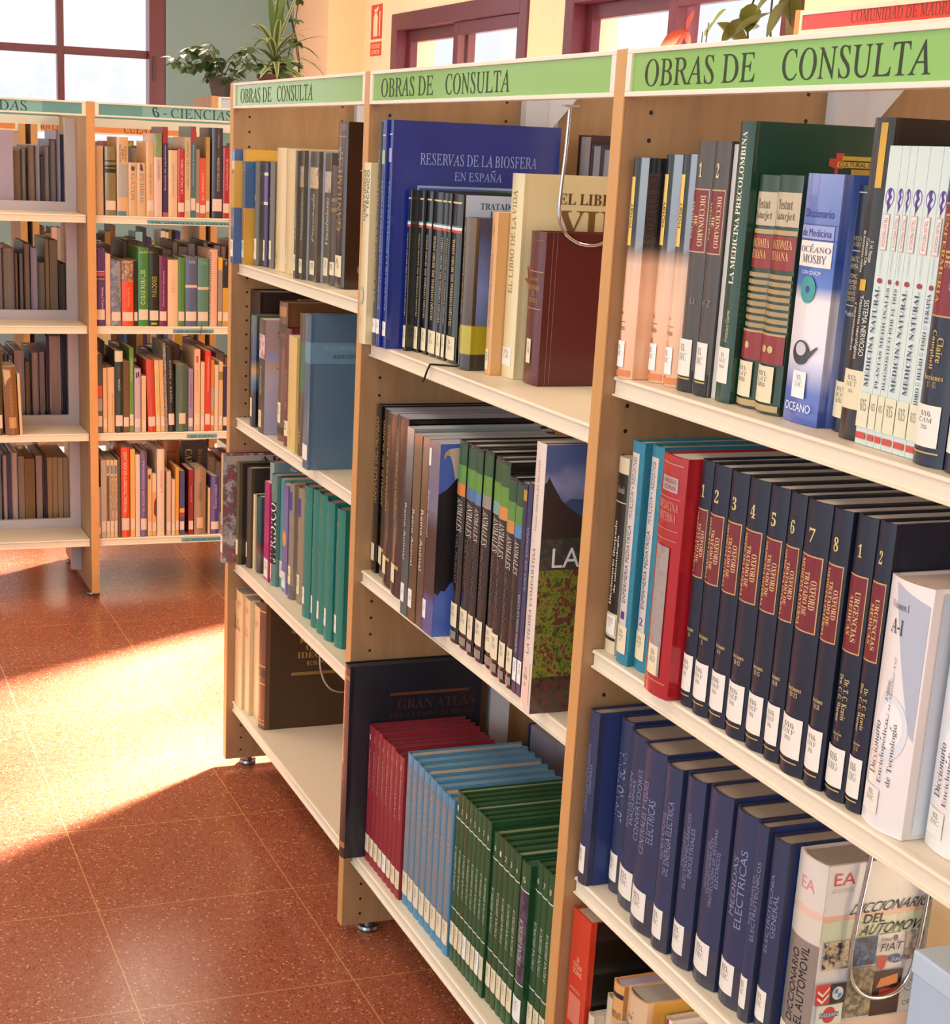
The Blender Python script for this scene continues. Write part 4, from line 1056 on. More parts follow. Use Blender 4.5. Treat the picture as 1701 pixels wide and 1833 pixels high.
row('middle', 0, [
    (0.948, 0.985, -0.006, 0.300, mat('#dfd0a2', 0.3, 0.5), 'cream vocabulary with green lettering leaning out over the post', dict(kind='pb', d=0.2, bulge=0.06, items=[('T', 'VOCABULARIO', (0.1, 0.6, 0.3, 0.96), 'u', '#3d5f48', 'N'), ('T', 'CIENTIFICO', (0.36, 0.68, 0.58, 0.96), 'u', '#3d5f48', 'N'), ('T', 'Y TECNICO', (0.66, 0.7, 0.9, 0.96), 'u', '#3d5f48', 'N'),
        ('SG', [(0.5 + 0.24 * math.cos(a * PI / 10), 0.27 + 0.05 * math.sin(a * PI / 10)) for a in range(20)], '#9fb09a'), ('SG', [(0.5 + 0.17 * math.cos(a * PI / 10), 0.27 + 0.037 * math.sin(a * PI / 10)) for a in range(20)], '#d9cca0'), ('T', 'R.|VOC', (0.3, 0.12, 0.6, 0.16), 'f', '#5a5040', 'R')])),
    (0.987, 1.003, 0.006, 0.365, '#2e2a1e', 'tall dark olive spine between the cream and blue books', dict(d=0.3, coat=0.6, items=[('T', 'Red de RESERVAS de la BIOSFERA ESPAÑOLAS', (0.25, 0.2, 0.75, 0.88), 'u', '#b39b5a', 'S'), ('L', 'R.|RED', (0.0, 0.06, 1.0, 0.125))])),
    (1.008, 1.0255, 0.005, 0.369, RB, 'tall blue hardback with green stamp on its spine', dict(d=0.3, coat=0.6, rough=0.22, bulge=0.05, items=[('T', 'RESERVAS DE LA BIOSFERA EN ESPAÑA', (0.3, 0.17, 0.7, 0.74), 'u', '#9fb4dc', 'R'), ('P', (0.1, 0.93, 0.9, 0.936), '#b8c8d8'), ('P', (0.1, 0.81, 0.9, 0.87), '#a3c094'), ('L', 'R.|RES', (0.0, 0.06, 0.95, 0.125), WHITE)])),
    (1.027, 1.0445, 0.010, 0.369, RB, 'tall blue hardback showing its titled blue cover', dict(d=0.3, coat=0.6, rough=0.22, bulge=0.05, items=[('T', 'RESERVAS DE LA BIOSFERA EN ESPAÑA', (0.3, 0.17, 0.7, 0.74), 'u', '#9fb4dc', 'R'), ('P', (0.1, 0.935, 0.9, 0.941), '#b8c8d8'), ('P', (0.1, 0.82, 0.9, 0.88), '#a8a0cc'), ('L', 'R.|RES', (0.0, 0.055, 0.95, 0.12), WHITE),
        ('CT', 'RESERVAS DE LA BIOSFERA|EN ESPAÑA', (0.16, 0.75, 0.86, 0.865), 'f', '#8fa8dc', 'R'), ('CP', (0.15, 0.08, 1, 0.725), '#93a8c4'), ('CP', (0.16, 0.1, 1, 0.715), ramp_mat([(0, '#33406a'), (0.6, '#6f86b8'), (0.8, '#5a74ac'), (1, '#43589a')], 'Z', 0.03, 0.264, 0.3, 0.6, noise=0.03)), ('CP', (0.54, 0.655, 0.70, 0.712), speck_mat(['#1c3a1e', '#2f5a2a', '#3f7034', '#22402a'], 80))])),
] + [(a, c, y, 0.2605, '#16110e', '%s glossy black red-banded volume from the blue books' % ORD[i], tr(i)) for i, (a, c, y) in enumerate(tx)] + [
    (1.277, 1.318, 0.051, 0.229, ramp_mat([(0, '#3a3632'), (0.105, '#3a3632'), (0.11, '#b3a326'), (0.295, '#b8a82a'), (0.3, '#4a3828'), (1, '#6f5a44')], 'Z', 0, 0.229, 0.18, 0.8), 'glossy brown hardback with a yellow-green band', dict(d=0.15, coat=0.8, bulge=0.2, items=[('T', 'ATLAS ANIMAL|DE LA TIERRA', (0.15, 0.36, 0.5, 0.88), 'u', '#a98a5a', 'N'), ('CP', (0.04, 0.11, 1, 0.295), '#b3a326'), ('CP', (0.04, 0.3, 1, 1), ramp_mat([(0, '#5a6a94'), (0.5, '#7f92c4'), (1, '#4a4a66')], 'Z', 0.06, 0.229, 0.2, 0.8, noise=0.04)), ('L', '59', (0.02, 0.12, 0.35, 0.28), STICKER2)])),
    (1.344, 1.3655, 0.066, 0.240, '#d9a76a', 'pale orange paperback with grey vertical title', dict(kind='pb', d=0.15, bulge=0.06, items=[('T', 'DICCIONARIO DE ZOOLOGIA', (0.35, 0.3, 0.6, 0.75), 'u', '#6a6a78', 'R'), ('T', '3', (0.4, 0.87, 0.55, 0.91), 'f', '#5a5a66', 'N'), ('L', '59', (0.1, 0.03, 0.7, 0.16), STICKER2)])),
    (1.368, 1.412, 0.084, 0.297, '#e2d4a4', 'cream hardback with orange bone drawing on its cover', dict(d=0.2, coat=0.5, bulge=0.06, items=[('T', 'EL LIBRO DE LA VIDA', (0.25, 0.42, 0.6, 0.92), 'u', '#8a6a3a', 'R'), ('L', '573|LIB', (0.0, 0.06, 0.8, 0.15)),
        ('CT', 'EL LIBRO DE LA', (0.28, 0.86, 1.15, 0.915), 'f', '#5a3f22', 'S'), ('CT', 'VIDA', (0.28, 0.70, 1.08, 0.835), 'f', '#7a5a2e', 'S')] + [
        ('CG', [(0.06 + 0.03 * k, 0.56 + 0.012 * k), (0.068 + 0.03 * k, 0.56 + 0.012 * k), (0.085 + 0.03 * k, 0.50 + 0.012 * k), (0.075 + 0.03 * k, 0.495 + 0.012 * k)], '#cf6f4a') for k in range(7)] + [
        ('CG', [(0.04, 0.50), (0.06, 0.505), (0.22, 0.39), (0.2, 0.38)], '#d08a60'), ('CG', [(0.2, 0.39), (0.22, 0.39), (0.12, 0.245), (0.1, 0.25)], '#d08a60'), ('CG', [(0.1, 0.25), (0.12, 0.255), (0.22, 0.205), (0.21, 0.19)], '#d08a60')])),
    (1.435, 1.487, 0.090, 0.219, '#591a1e', 'dark red leather-look botany dictionary with gold lines', dict(d=0.165, coat=0.4, bulge=0.06, items=[('P', (0.05, 0.74, 0.95, 0.744), GOLD), ('T', 'FONT QUER', (0.2, 0.68, 0.75, 0.70), 'f', '#b08a4a', 'S'), ('T', 'DICCIONARIO|DE|BOTANICA', (0.1, 0.54, 0.85, 0.655), 'f', '#b08a4a', 'S'), ('P', (0.05, 0.50, 0.95, 0.504), GOLD), ('P', (0.05, 0.94, 0.95, 0.945), '#8a5a3a'), ('P', (0.05, 0.07, 0.95, 0.075), '#8a5a3a'), ('L', 'R.|58', (0.25, 0.14, 0.55, 0.30), STICKER2), ('CP', (0.06, 0.0, 0.063, 1), '#a08a8a'), ('CP', (0.10, 0.0, 0.103, 1), '#a08a8a')])),
])
def rear(desc, x0, x1, h, col, bay='middle', si=0, pages='#9a96a0', d=0.2):
    z = SHELVES[bay][si]
    book(desc, '', 'books on the rear side of the run', ((x0 + x1) / 2, 0.565, z), x1 - x0, h, d, col, rz=PI, pages=pages)
rear('maroon volume on the rear side, seen past the wire divider', 1.00, 1.05, 0.36, '#3a1620')
rear('first grey rear-side volume seen through the middle bay', 1.052, 1.09, 0.345, '#4a4650')
rear('second grey rear-side volume seen through the middle bay', 1.092, 1.13, 0.34, '#52505a')
rear('dark maroon rear-side volume next to the grey ones', 1.132, 1.18, 0.35, '#30161c')

# ---- middle bay, second shelf
am = ['#191613', '#1b1714', '#181513', '#1d1815']
amx = [(0.949, 0.976, .032, .302), (0.978, 1.034, .036, .300), (1.040, 1.098, .022, .303), (1.102, 1.16, .016, .309)]
an_c = [('#28502e', '#5c8f34', '#d07a34'), ('#28502e', '#5c8f34', '#50709a'), ('#28502e', '#5c8f34', '#5a7ea8'), ('#28502e', '#5c8f34', '#8f8a7c'), ('#28502e', '#5c8f34', '#6fa09a'), ('#2a5430', '#5c8f34', '#d08a44'), ('#234a2c', '#568a3a', '#c48a44'), ('#234a2c', '#568a3a', '#4f86b8')]
anx = [(1.385, 1.4185, .015, .317), (1.420, 1.457, .016, .317), (1.459, 1.485, .013, .317), (1.487, 1.521, .014, .320), (1.523, 1.553, .016, .318), (1.555, 1.588, .011, .318), (1.590, 1.618, .009, .302), (1.620, 1.645, .008, .301)]
ASP = mat('#171310', 0.2, 0.8)
row('middle', 1, [(a, c, y, h, ASP, '%s black animal volume with gold lettering from the post' % ORD[i], dict(d=0.225, coat=0.8, rough=0.2, pages='#aab0c0', bulge=0.05, kind='pb' if i > 0 else 'hb', items=[('T', 'ANIMALES DEL MUNDO', (0.2 if i == 0 else 0.05, 0.42, 0.75 if i == 0 else 0.28, 0.93), 'u', '#b3925a', 'N'), ('P', (0.0, 0.155, 0.7, 0.175), '#b89a4a'), ('L', '', (0.0, 0.07, 0.72 if i in (0, ) else 0.4, 0.175), STICKER2)])) for i, (a, c, y, h) in enumerate(amx)] + [
    (1.166, 1.194, 0.03, 0.300, '#201a16', 'black magazine volume without visible title', dict(kind='pb', d=0.22, pages='#aab0c0')),
    (1.196, 1.224, 0.03, 0.296, '#3a342c', 'olive-black magazine volume before the teal one', dict(kind='pb', d=0.22, pages='#aab0c0')),
    (1.228, 1.258, -0.012, 0.310, ramp_mat([(0, '#3f6a66'), (0.6, '#2c3a3a'), (1, '#8f9a9a')], 'Z', 0, 0.31, 0.2, 0.8), 'thin teal and grey volume overhanging the shelf lip', dict(kind='pb', d=0.22, coat=0.8, pages='#b4bcc4', items=[('T', 'Reino Animal', (0.1, 0.3, 0.35, 0.6), 'd', '#d8d8cc', 'N'), ('L', 'R.|REI', (0.0, 0.07, 0.5, 0.17), WHITE)])),
    (1.263, 1.296, -0.012, 0.305, ramp_mat([(0, '#6a5a34'), (0.5, '#4a3a26'), (1, '#6f6550')], 'Z', 0, 0.305, 0.2, 0.8, noise=0.1), 'brown speckled volume overhanging the shelf lip', dict(kind='pb', d=0.22, coat=0.8, pages='#b4bcc4', items=[('T', 'Reino Animal', (0.1, 0.3, 0.35, 0.6), 'd', '#d8d8cc', 'N'), ('L', 'R.|REI', (0.0, 0.07, 0.5, 0.17), WHITE)])),
    (1.299, 1.326, -0.011, 0.306, ramp_mat([(0, '#6a544a'), (0.3, '#4a3a30'), (0.8, '#6a5238'), (1, '#8a7a6a')], 'Z', 0, 0.306, 0.2, 0.8, noise=0.06), 'glossy brown volume just before the eagle book', dict(kind='pb', d=0.22, coat=0.8, pages='#b4bcc4', items=[('T', 'Reino Animal', (0.1, 0.3, 0.5, 0.62), 'd', '#d8d8cc', 'N')])),
    (1.328, 1.372, -0.011, 0.306, ramp_mat([(0, '#3d5496'), (0.17, '#3d5496'), (0.22, '#1f1b1a'), (0.55, '#2a2422'), (0.66, '#6a7494'), (1, '#6f7486')], 'Z', 0, 0.306, 0.2, 0.8), 'blue book with an eagle photo on its cover', dict(kind='pb', d=0.22, coat=0.8, pages='#b4bcc4', items=[('T', 'Reino Animal', (0.04, 0.50, 0.14, 0.74), 'd', '#e0e0e0', 'N'), ('L', 'R.|REI', (0.0, 0.07, 0.3, 0.17), WHITE), ('P', (0, 0.87, 0.2, 0.96), WHITE),
        ('CP', (0.0, 0.0, 1, 1), '#4a68b8'), ('CG', [(0, 0.235), (0.03, 0.22), (0.05, 0.245), (0.08, 0.24), (0.118, 0.28), (0.2, 0.32), (0.5, 0.36), (0.5, 0.9), (0.16, 0.845), (0.10, 0.80), (0.06, 0.77), (0, 0.745)], '#191718'),
        ('CG', [(0.045, 0.965), (0.05, 0.945), (0.075, 0.94), (0.095, 0.90), (0.12, 0.82), (0.16, 0.84), (0.3, 0.88), (0.3, 0.99), (0.14, 0.982), (0.08, 0.978)], '#c9bca6'), ('CG', [(0.05, 0.968), (0.034, 0.955), (0.028, 0.93), (0.036, 0.925), (0.048, 0.945), (0.075, 0.943), (0.07, 0.965)], '#c9a25a')])),
] + [(a, c, y, h, ASP, '%s black volume with green blocks from the eagle book' % ORD[i], dict(d=0.22, coat=0.8, rough=0.2, pages='#b9c2bc', bulge=0.1, items=[('P', (0.1, 0.885, 0.98, 0.985), an_c[i][0]), ('P', (0.1, 0.795, 0.98, 0.885), an_c[i][1]), ('P', (0.1, 0.735, 0.98, 0.795), an_c[i][2]), ('T', 'ANIMALES', (0.35, 0.56, 0.85, 0.725), 'd', '#d8d0bc', 'I'), ('T', 'DEL MUNDO', (0.4, 0.3, 0.65, 0.54), 'd', '#6a5a48', 'N'), ('L', '59|ANI', (0.06, 0.08, 0.86, 0.20), STICKER2), ('P', (0.2, 0.02, 0.85, 0.06), '#8a8478')])) for i, (a, c, y, h) in enumerate(anx)] + [
    (1.647, 1.660, 0.006, 0.302, '#1c2a4a', 'thin navy book with white vertical lettering', dict(kind='pb', d=0.2, items=[('T', 'SUEÑO CON LA LUNA', (0.2, 0.2, 0.7, 0.48), 'u', '#c9ccd4', 'N'), ('P', (0.1, 0.92, 0.9, 0.97), '#b8933a'), ('L', '59|SUE', (0.0, 0.06, 0.95, 0.17), WHITE)])),
    (1.662, 1.676, 0.006, 0.306, '#22345c', 'thin blue book beside the white landscape book', dict(kind='pb', d=0.2, items=[('T', 'AVES DE ESPAÑA', (0.2, 0.5, 0.7, 0.8), 'u', '#9aa8c4', 'N'), ('L', '59|AVE', (0.0, 0.06, 0.95, 0.17), WHITE)])),
    (1.714, 1.744, -0.010, 0.372, mat('#e0d4c4', 0.3, 0.5), 'tall white book with volcano and flower landscape cover', dict(d=0.2, coat=0.6, rough=0.25, bulge=0.05, pages='#6a2434', items=[('T', 'LA TIERRA COMPARTIDA', (0.35, 0.22, 0.62, 0.62), 'u', '#6a5a52', 'R'), ('T', 'Textos NICOLAS HULOT', (0.4, 0.68, 0.58, 0.94), 'u', '#8a7a70', 'R'), ('L', '71|504|tie', (0.1, 0.03, 0.85, 0.19), mat('#efc9b8', 0.4)),
        ('CP', (0.0, 0.0, 1, 0.57), speck_mat(['#2c241c', '#6a1f3a', '#4f6a24', '#8a9a34', '#7a2440', '#3f4a20', '#a8922e'], 95, 0.35, 0.5, (1, 1, 0.8))), ('CP', (0, 0.0, 1, 0.14), speck_mat(['#1c1412', '#5a1c34', '#3a4a20', '#7a2444', '#241612'], 110, 0.35, 0.5)),
        ('CP', (0.0, 0.55, 1, 1), ramp_mat([(0, '#8a94b4'), (0.35, '#9aa6c6'), (0.6, '#6f7ca8'), (0.8, '#8f98be'), (1, '#56689c')], 'Z', 0.24, 0.372, 0.3, 0.6, noise=0.05)),
        ('CG', [(0.12, 0.78), (0.2, 0.805), (0.3, 0.80), (0.5, 0.815), (1, 0.80), (1, 0.6), (0.12, 0.6)], '#41577e'), ('CG', [(0, 0.55), (0, 0.86), (0.018, 0.868), (0.03, 0.886), (0.045, 0.87), (0.08, 0.84), (0.13, 0.80), (0.2, 0.768), (0.32, 0.725), (0.6, 0.69), (1, 0.66), (1, 0.55)], '#3d3230'),
        ('CP', (0, 0.545, 1, 0.66), speck_mat(['#2a2622', '#4a463a', '#3a3a3c', '#5a5a44', '#2c2a24'], 60, 0.4)), ('CT', 'LA TIERRA', (0.09, 0.553, 0.957, 0.625), 'f', '#f2f2f4', 'N')])),
])

# ---- middle bay, lowest shelf
REDC = mat('#8c2430', 0.5, 0.15, vary=0.12, scale=60)
BLC = mat('#4e88aa', 0.5, 0.15, vary=0.16, scale=30)
GRC = mat('#20502c', 0.45, 0.2, vary=0.12, scale=60)
GRB = mat('#2a4a24', 0.45, 0.2, vary=0.2, scale=50)
rt_ = ['DICCIONARIO', 'ANATOMIA', 'BOTANICA', 'AGRICULTURA', 'ZOOLOGIA', 'MINERALOGIA', 'FISICA', 'ASTRONOMIA']
books = [(0.949, 0.980, -0.010, 0.380, '#151a24', 'very tall black atlas with copper spine', dict(d=0.262, coat=0.3, rough=0.4, bulge=0.1, pages='#3a3632', items=[('P', (0, 0.0, 1, 0.99), ramp_mat([(0, '#3a2a22'), (0.5, '#6a4a40'), (1, '#7a4a38')], 'Z', 0, 0.38, 0.4, 0.3)), ('P', (0, 0.93, 1, 0.95), '#b0762e'), ('P', (0, 0.055, 1, 0.085), '#b0762e'), ('T', 'GRAN ATLAS DEL CUERPO HUMANO', (0.35, 0.15, 0.7, 0.9), 'u', '#8a5a3a', 'S'),
    ('CP', (0.3, 0.838, 0.9, 0.852), '#6a3a20'), ('CT', 'GRAN ATLAS', (0.36, 0.765, 0.95, 0.815), 'f', '#4a2a26', 'S'), ('CT', 'DEL CUERPO HUMANO', (0.3, 0.72, 0.95, 0.745), 'f', '#4a2a26', 'S')]))]
for i in range(8):
    a = 0.983 + i * 0.0238
    books.append((a, a + 0.0226, 0.030, 0.268 + 0.002 * (i % 3), REDC, '%s dark red cloth book from the black atlas' % ORD[i], dict(d=0.19, bulge=0.08, pages='#6f2c34', items=[('T', str(i + 1), (0.4, 0.9, 0.6, 0.94), 'f', '#d8b8a8', 'N'), ('T', rt_[i], (0.4, 0.55, 0.66, 0.84), 'u', '#c99a90', 'N'), ('L', '5|DIC|nat', (0.02, 0.07, 0.95, 0.2), WHITE if i == 4 else STICKER2)])))
for i in range(8):
    a = 1.1745 + i * 0.0277
    books.append((a, a + 0.0262, 0.035, 0.284 - 0.0007 * i, BLC, '%s faded light blue cloth book from the red set' % ORD[i], dict(d=0.215, bulge=0.08, pages='#6f96a8' if i % 3 else '#b0a490', items=[('P', (0.06, 0.2, 0.9, 0.93), mat('#7d8288', 0.6, vary=0.2, scale=25)), ('T', 'FAUNA', (0.35, 0.6, 0.7, 0.9), 'u', '#8f9aa4', 'N'), ('L', '59|FAU|ibe', (0.05, 0.07, 0.95, 0.22), STICKER2)])))
gx = [(1.3975 + 0.0178 * i, 1.3975 + 0.0178 * i + 0.0168, 0.038, 0.301) for i in range(8)] + [(1.5415 + 0.0205 * i, 1.5415 + 0.0205 * i + 0.0194, 0.042, 0.291) for i in range(5)] + [(1.6455, 1.676, 0.043, 0.288)] + [(1.678 + 0.021 * i, 1.678 + 0.021 * i + 0.0198, 0.052, 0.299) for i in range(6)]
for i, (a, c, y, h) in enumerate(gx):
    its = [('T', str(i % 9 + 1), (0.35, 0.89, 0.65, 0.92), 'f', '#d8d8b8', 'N'), ('P', (0, 0.845, 1, 0.852), '#dfe2d8'), ('P', (0, 0.315, 1, 0.322), '#dfe2d8'), ('T', 'FAUNA IBERICA', (0.3, 0.42, 0.72, 0.68), 'u', '#cdd0b4', 'I'), ('L', '59|FAU|ibe', (0.03, 0.10, 0.95, 0.235), WHITE if i in (3, 6, 13) else STICKER2)]
    if i == 13:
        its.insert(1, ('P', (0.02, 0.33, 0.98, 0.84), speck_mat(['#2a2632', '#3c3648', '#5a5466', '#241f2a'], 60)))
    books.append((a, c, y, h, GRB if i in (2, 9) else GRC, '%s green cloth book from the light blue set' % ORD[i], dict(d=0.215, bulge=0.08, pages='#335c38' if i % 4 else '#8a9a74', items=its)))
row('middle', 2, books)
rear('navy volume lying past the blue set on the rear shelf', 1.0, 1.35, 0.25, '#2a3560', 'middle', 2, d=0.22)

# ---- end bay, top shelf
YB1 = ramp_mat([(0, '#3a5f94'), (0.49, '#3a5f94'), (0.5, '#d3a23c'), (0.9, '#d9aa48'), (0.905, '#3a5f94'), (1, '#3a5f94')], 'Z', 0, 0.243, 0.25, 0.5)
YB2 = ramp_mat([(0, '#d3a23c'), (0.49, '#d3a23c'), (0.5, '#3f6698'), (0.9, '#3f6698'), (0.905, '#d9aa48'), (1, '#d9aa48')], 'Z', 0, 0.243, 0.25, 0.5)
OLG = '#5f5844'
row('end', 0, [
    (0.028, 0.054, -0.002, 0.243, YB1, 'yellow over blue volume touching the end post', dict(d=0.15, kind='pb', items=[('T', 'A-G', (0.15, 0.79, 0.85, 0.83), 'f', '#5a4a28', 'N'), ('L', '03', (0.0, 0.06, 0.8, 0.21), WHITE)])),
    (0.056, 0.078, 0.016, 0.244, YB2, 'blue over yellow volume with number two', dict(d=0.15, kind='pb', items=[('T', '2', (0.35, 0.82, 0.65, 0.87), 'f', '#e8e0c8', 'N'), ('T', 'ENCICLOPEDIA', (0.35, 0.2, 0.65, 0.46), 'u', '#8a6a2a', 'N'), ('L', '03', (0.0, 0.06, 0.8, 0.21), WHITE)])),
    (0.080, 0.114, 0.039, 0.221, OLG, 'olive grey encyclopedia before the purple spine', dict(d=0.11, coat=0.6, items=[('T', 'D', (0.35, 0.62, 0.65, 0.68), 'f', GOLD, 'S'), ('L', '03|ENC', (0.1, 0.06, 0.8, 0.26), STICKER2)])),
    (0.116, 0.144, 0.050, 0.218, '#352a5a', 'purple hardback with white bands on its spine', dict(d=0.11, coat=0.6, items=[('P', (0.05, 0.6, 0.95, 0.9), '#6a5a94'), ('P', (0, 0.88, 1, 0.91), '#d9d4c8'), ('P', (0, 0.6, 1, 0.63), '#d9d4c8'), ('L', '03|ENC', (0.1, 0.06, 0.75, 0.26), STICKER2)])),
    (0.146, 0.180, 0.055, 0.222, '#6a6250', 'grey encyclopedia between purple and cream books', dict(d=0.11, coat=0.6, items=[('T', 'T', (0.35, 0.6, 0.65, 0.66), 'f', GOLD, 'S'), ('L', '03|ENC', (0.1, 0.08, 0.75, 0.26), STICKER2)])),
    (0.060, 0.096, 0.172, 0.250, YB2, 'blue topped volume hidden behind the olive one', dict(d=0.1)),
    (0.098, 0.135, 0.172, 0.250, YB1, 'yellow volume in the second rank', dict(d=0.1)),
    (0.137, 0.172, 0.172, 0.250, YB2, 'blue volume in the second rank', dict(d=0.1)),
    (0.212, 0.284, 0.050, 0.251, mat('#dcc38f', 0.25, 0.7), 'thick cream volume wrapped in worn plastic', dict(d=0.18, coat=0.8, bulge=0.1, items=[('T', '03|VOX', (0.2, 0.1, 0.5, 0.16), 'f', '#8a7040', 'R')])),
    (0.286, 0.345, 0.052, 0.249, '#d6bd86', 'beige volume beside the plastic wrapped one', dict(d=0.17, items=[('L', '03|DIC', (0.1, 0.08, 0.5, 0.2), STICKER2)])),
    (0.423, 0.4365, 0.028, 0.247, '#5c554a', 'grey dictionary with white script, first past the beige volume', dict(kind='pb', d=0.19, items=[('T', 'El universo', (0.3, 0.3, 0.75, 0.68), 'u', '#d9d4c4', 'I'), ('L', '03', (0.0, 0.06, 0.95, 0.19), STICKER2)])),
    (0.438, 0.464, 0.034, 0.248, '#57503f', 'grey psychology dictionary with a white cover', dict(kind='pb', d=0.19, board='#aeb0c0', items=[('T', 'Psicoanálisis', (0.3, 0.3, 0.75, 0.68), 'u', '#d9d4c4', 'I'), ('P', (0, 0.72, 1, 0.88), speck_mat(['#6a5a40', '#b9a98c', '#3a3a30'], 60)), ('L', '03', (0.2, 0.05, 0.95, 0.16), STICKER2)])),
    (0.467, 0.523, 0.046, 0.247, '#57503f', 'thick grey dictionary with lilac white cover', dict(kind='pb', d=0.19, board='#b6b8ca', items=[('T', 'Psicología', (0.25, 0.3, 0.6, 0.68), 'u', '#d9d4c4', 'I'), ('P', (0, 0.72, 1, 0.88), speck_mat(['#b08a40', '#d9c49c', '#3a3a30'], 60)), ('CT', 'DICCIONARIO|DE', (0.2, 0.8, 0.9, 0.92), 'f', '#4a4a58', 'R'), ('CT', 'F', (0.2, 0.66, 0.4, 0.72), 'f', '#20202a', 'I'), ('L', '03', (0.2, 0.05, 0.75, 0.16), STICKER2)])),
    (0.526, 0.566, 0.058, 0.246, '#625a48', 'grey dictionary with red trimmed picture, before the brown books', dict(kind='pb', d=0.19, items=[('T', 'Vocabulario', (0.25, 0.3, 0.7, 0.66), 'u', '#e0dac8', 'I'), ('P', (0, 0.7, 1, 0.86), speck_mat(['#8a8a84', '#c9c4b8', '#a04a3a'], 50)), ('L', '03|VOC', (0.1, 0.06, 0.8, 0.2), STICKER2)])),
    (0.569, 0.610, 0.060, 0.224, '#4f3826', 'plain brown book before the tall dark one', dict(d=0.16, items=[('P', (0.1, 0.62, 0.9, 0.65), '#8a6a40'), ('P', (0.1, 0.7, 0.9, 0.73), '#8a6a40'), ('L', '03', (0.3, 0.09, 0.85, 0.2), STICKER2)])),
    (0.613, 0.672, 0.055, 0.303, '#2c1512', 'tall dark brown album with gold drawing', dict(d=0.21, coat=0.7, rough=0.2, bulge=0.06, items=[('P', (0.08, 0.95, 0.9, 0.985), '#8a6a4a'), ('P', (0.08, 0.91, 0.9, 0.917), '#a98a5a'), ('T', 'GANIOMPAZ', (0.2, 0.35, 0.7, 0.85), 'u', '#a98a50', 'R'), ('L', '4', (0.1, 0.07, 0.8, 0.2), STICKER2),
        ('CG', [(0.12, 0.72), (0.3, 0.76), (0.5, 0.77), (0.5, 0.765), (0.3, 0.75), (0.13, 0.715), (0.3, 0.715), (0.3, 0.71), (0.12, 0.712)], '#a98a50'), ('CG', [(0.25 + 0.13 * math.cos(a * PI / 12), 0.12 + 0.055 * math.sin(a * PI / 12)) for a in range(24)], '#a98a50'), ('CG', [(0.25 + 0.122 * math.cos(a * PI / 12), 0.12 + 0.051 * math.sin(a * PI / 12)) for a in range(24)], '#2c1512'), ('CT', '7', (0.22, 0.095, 0.3, 0.145), 'f', '#c9b27a', 'S')])),
])
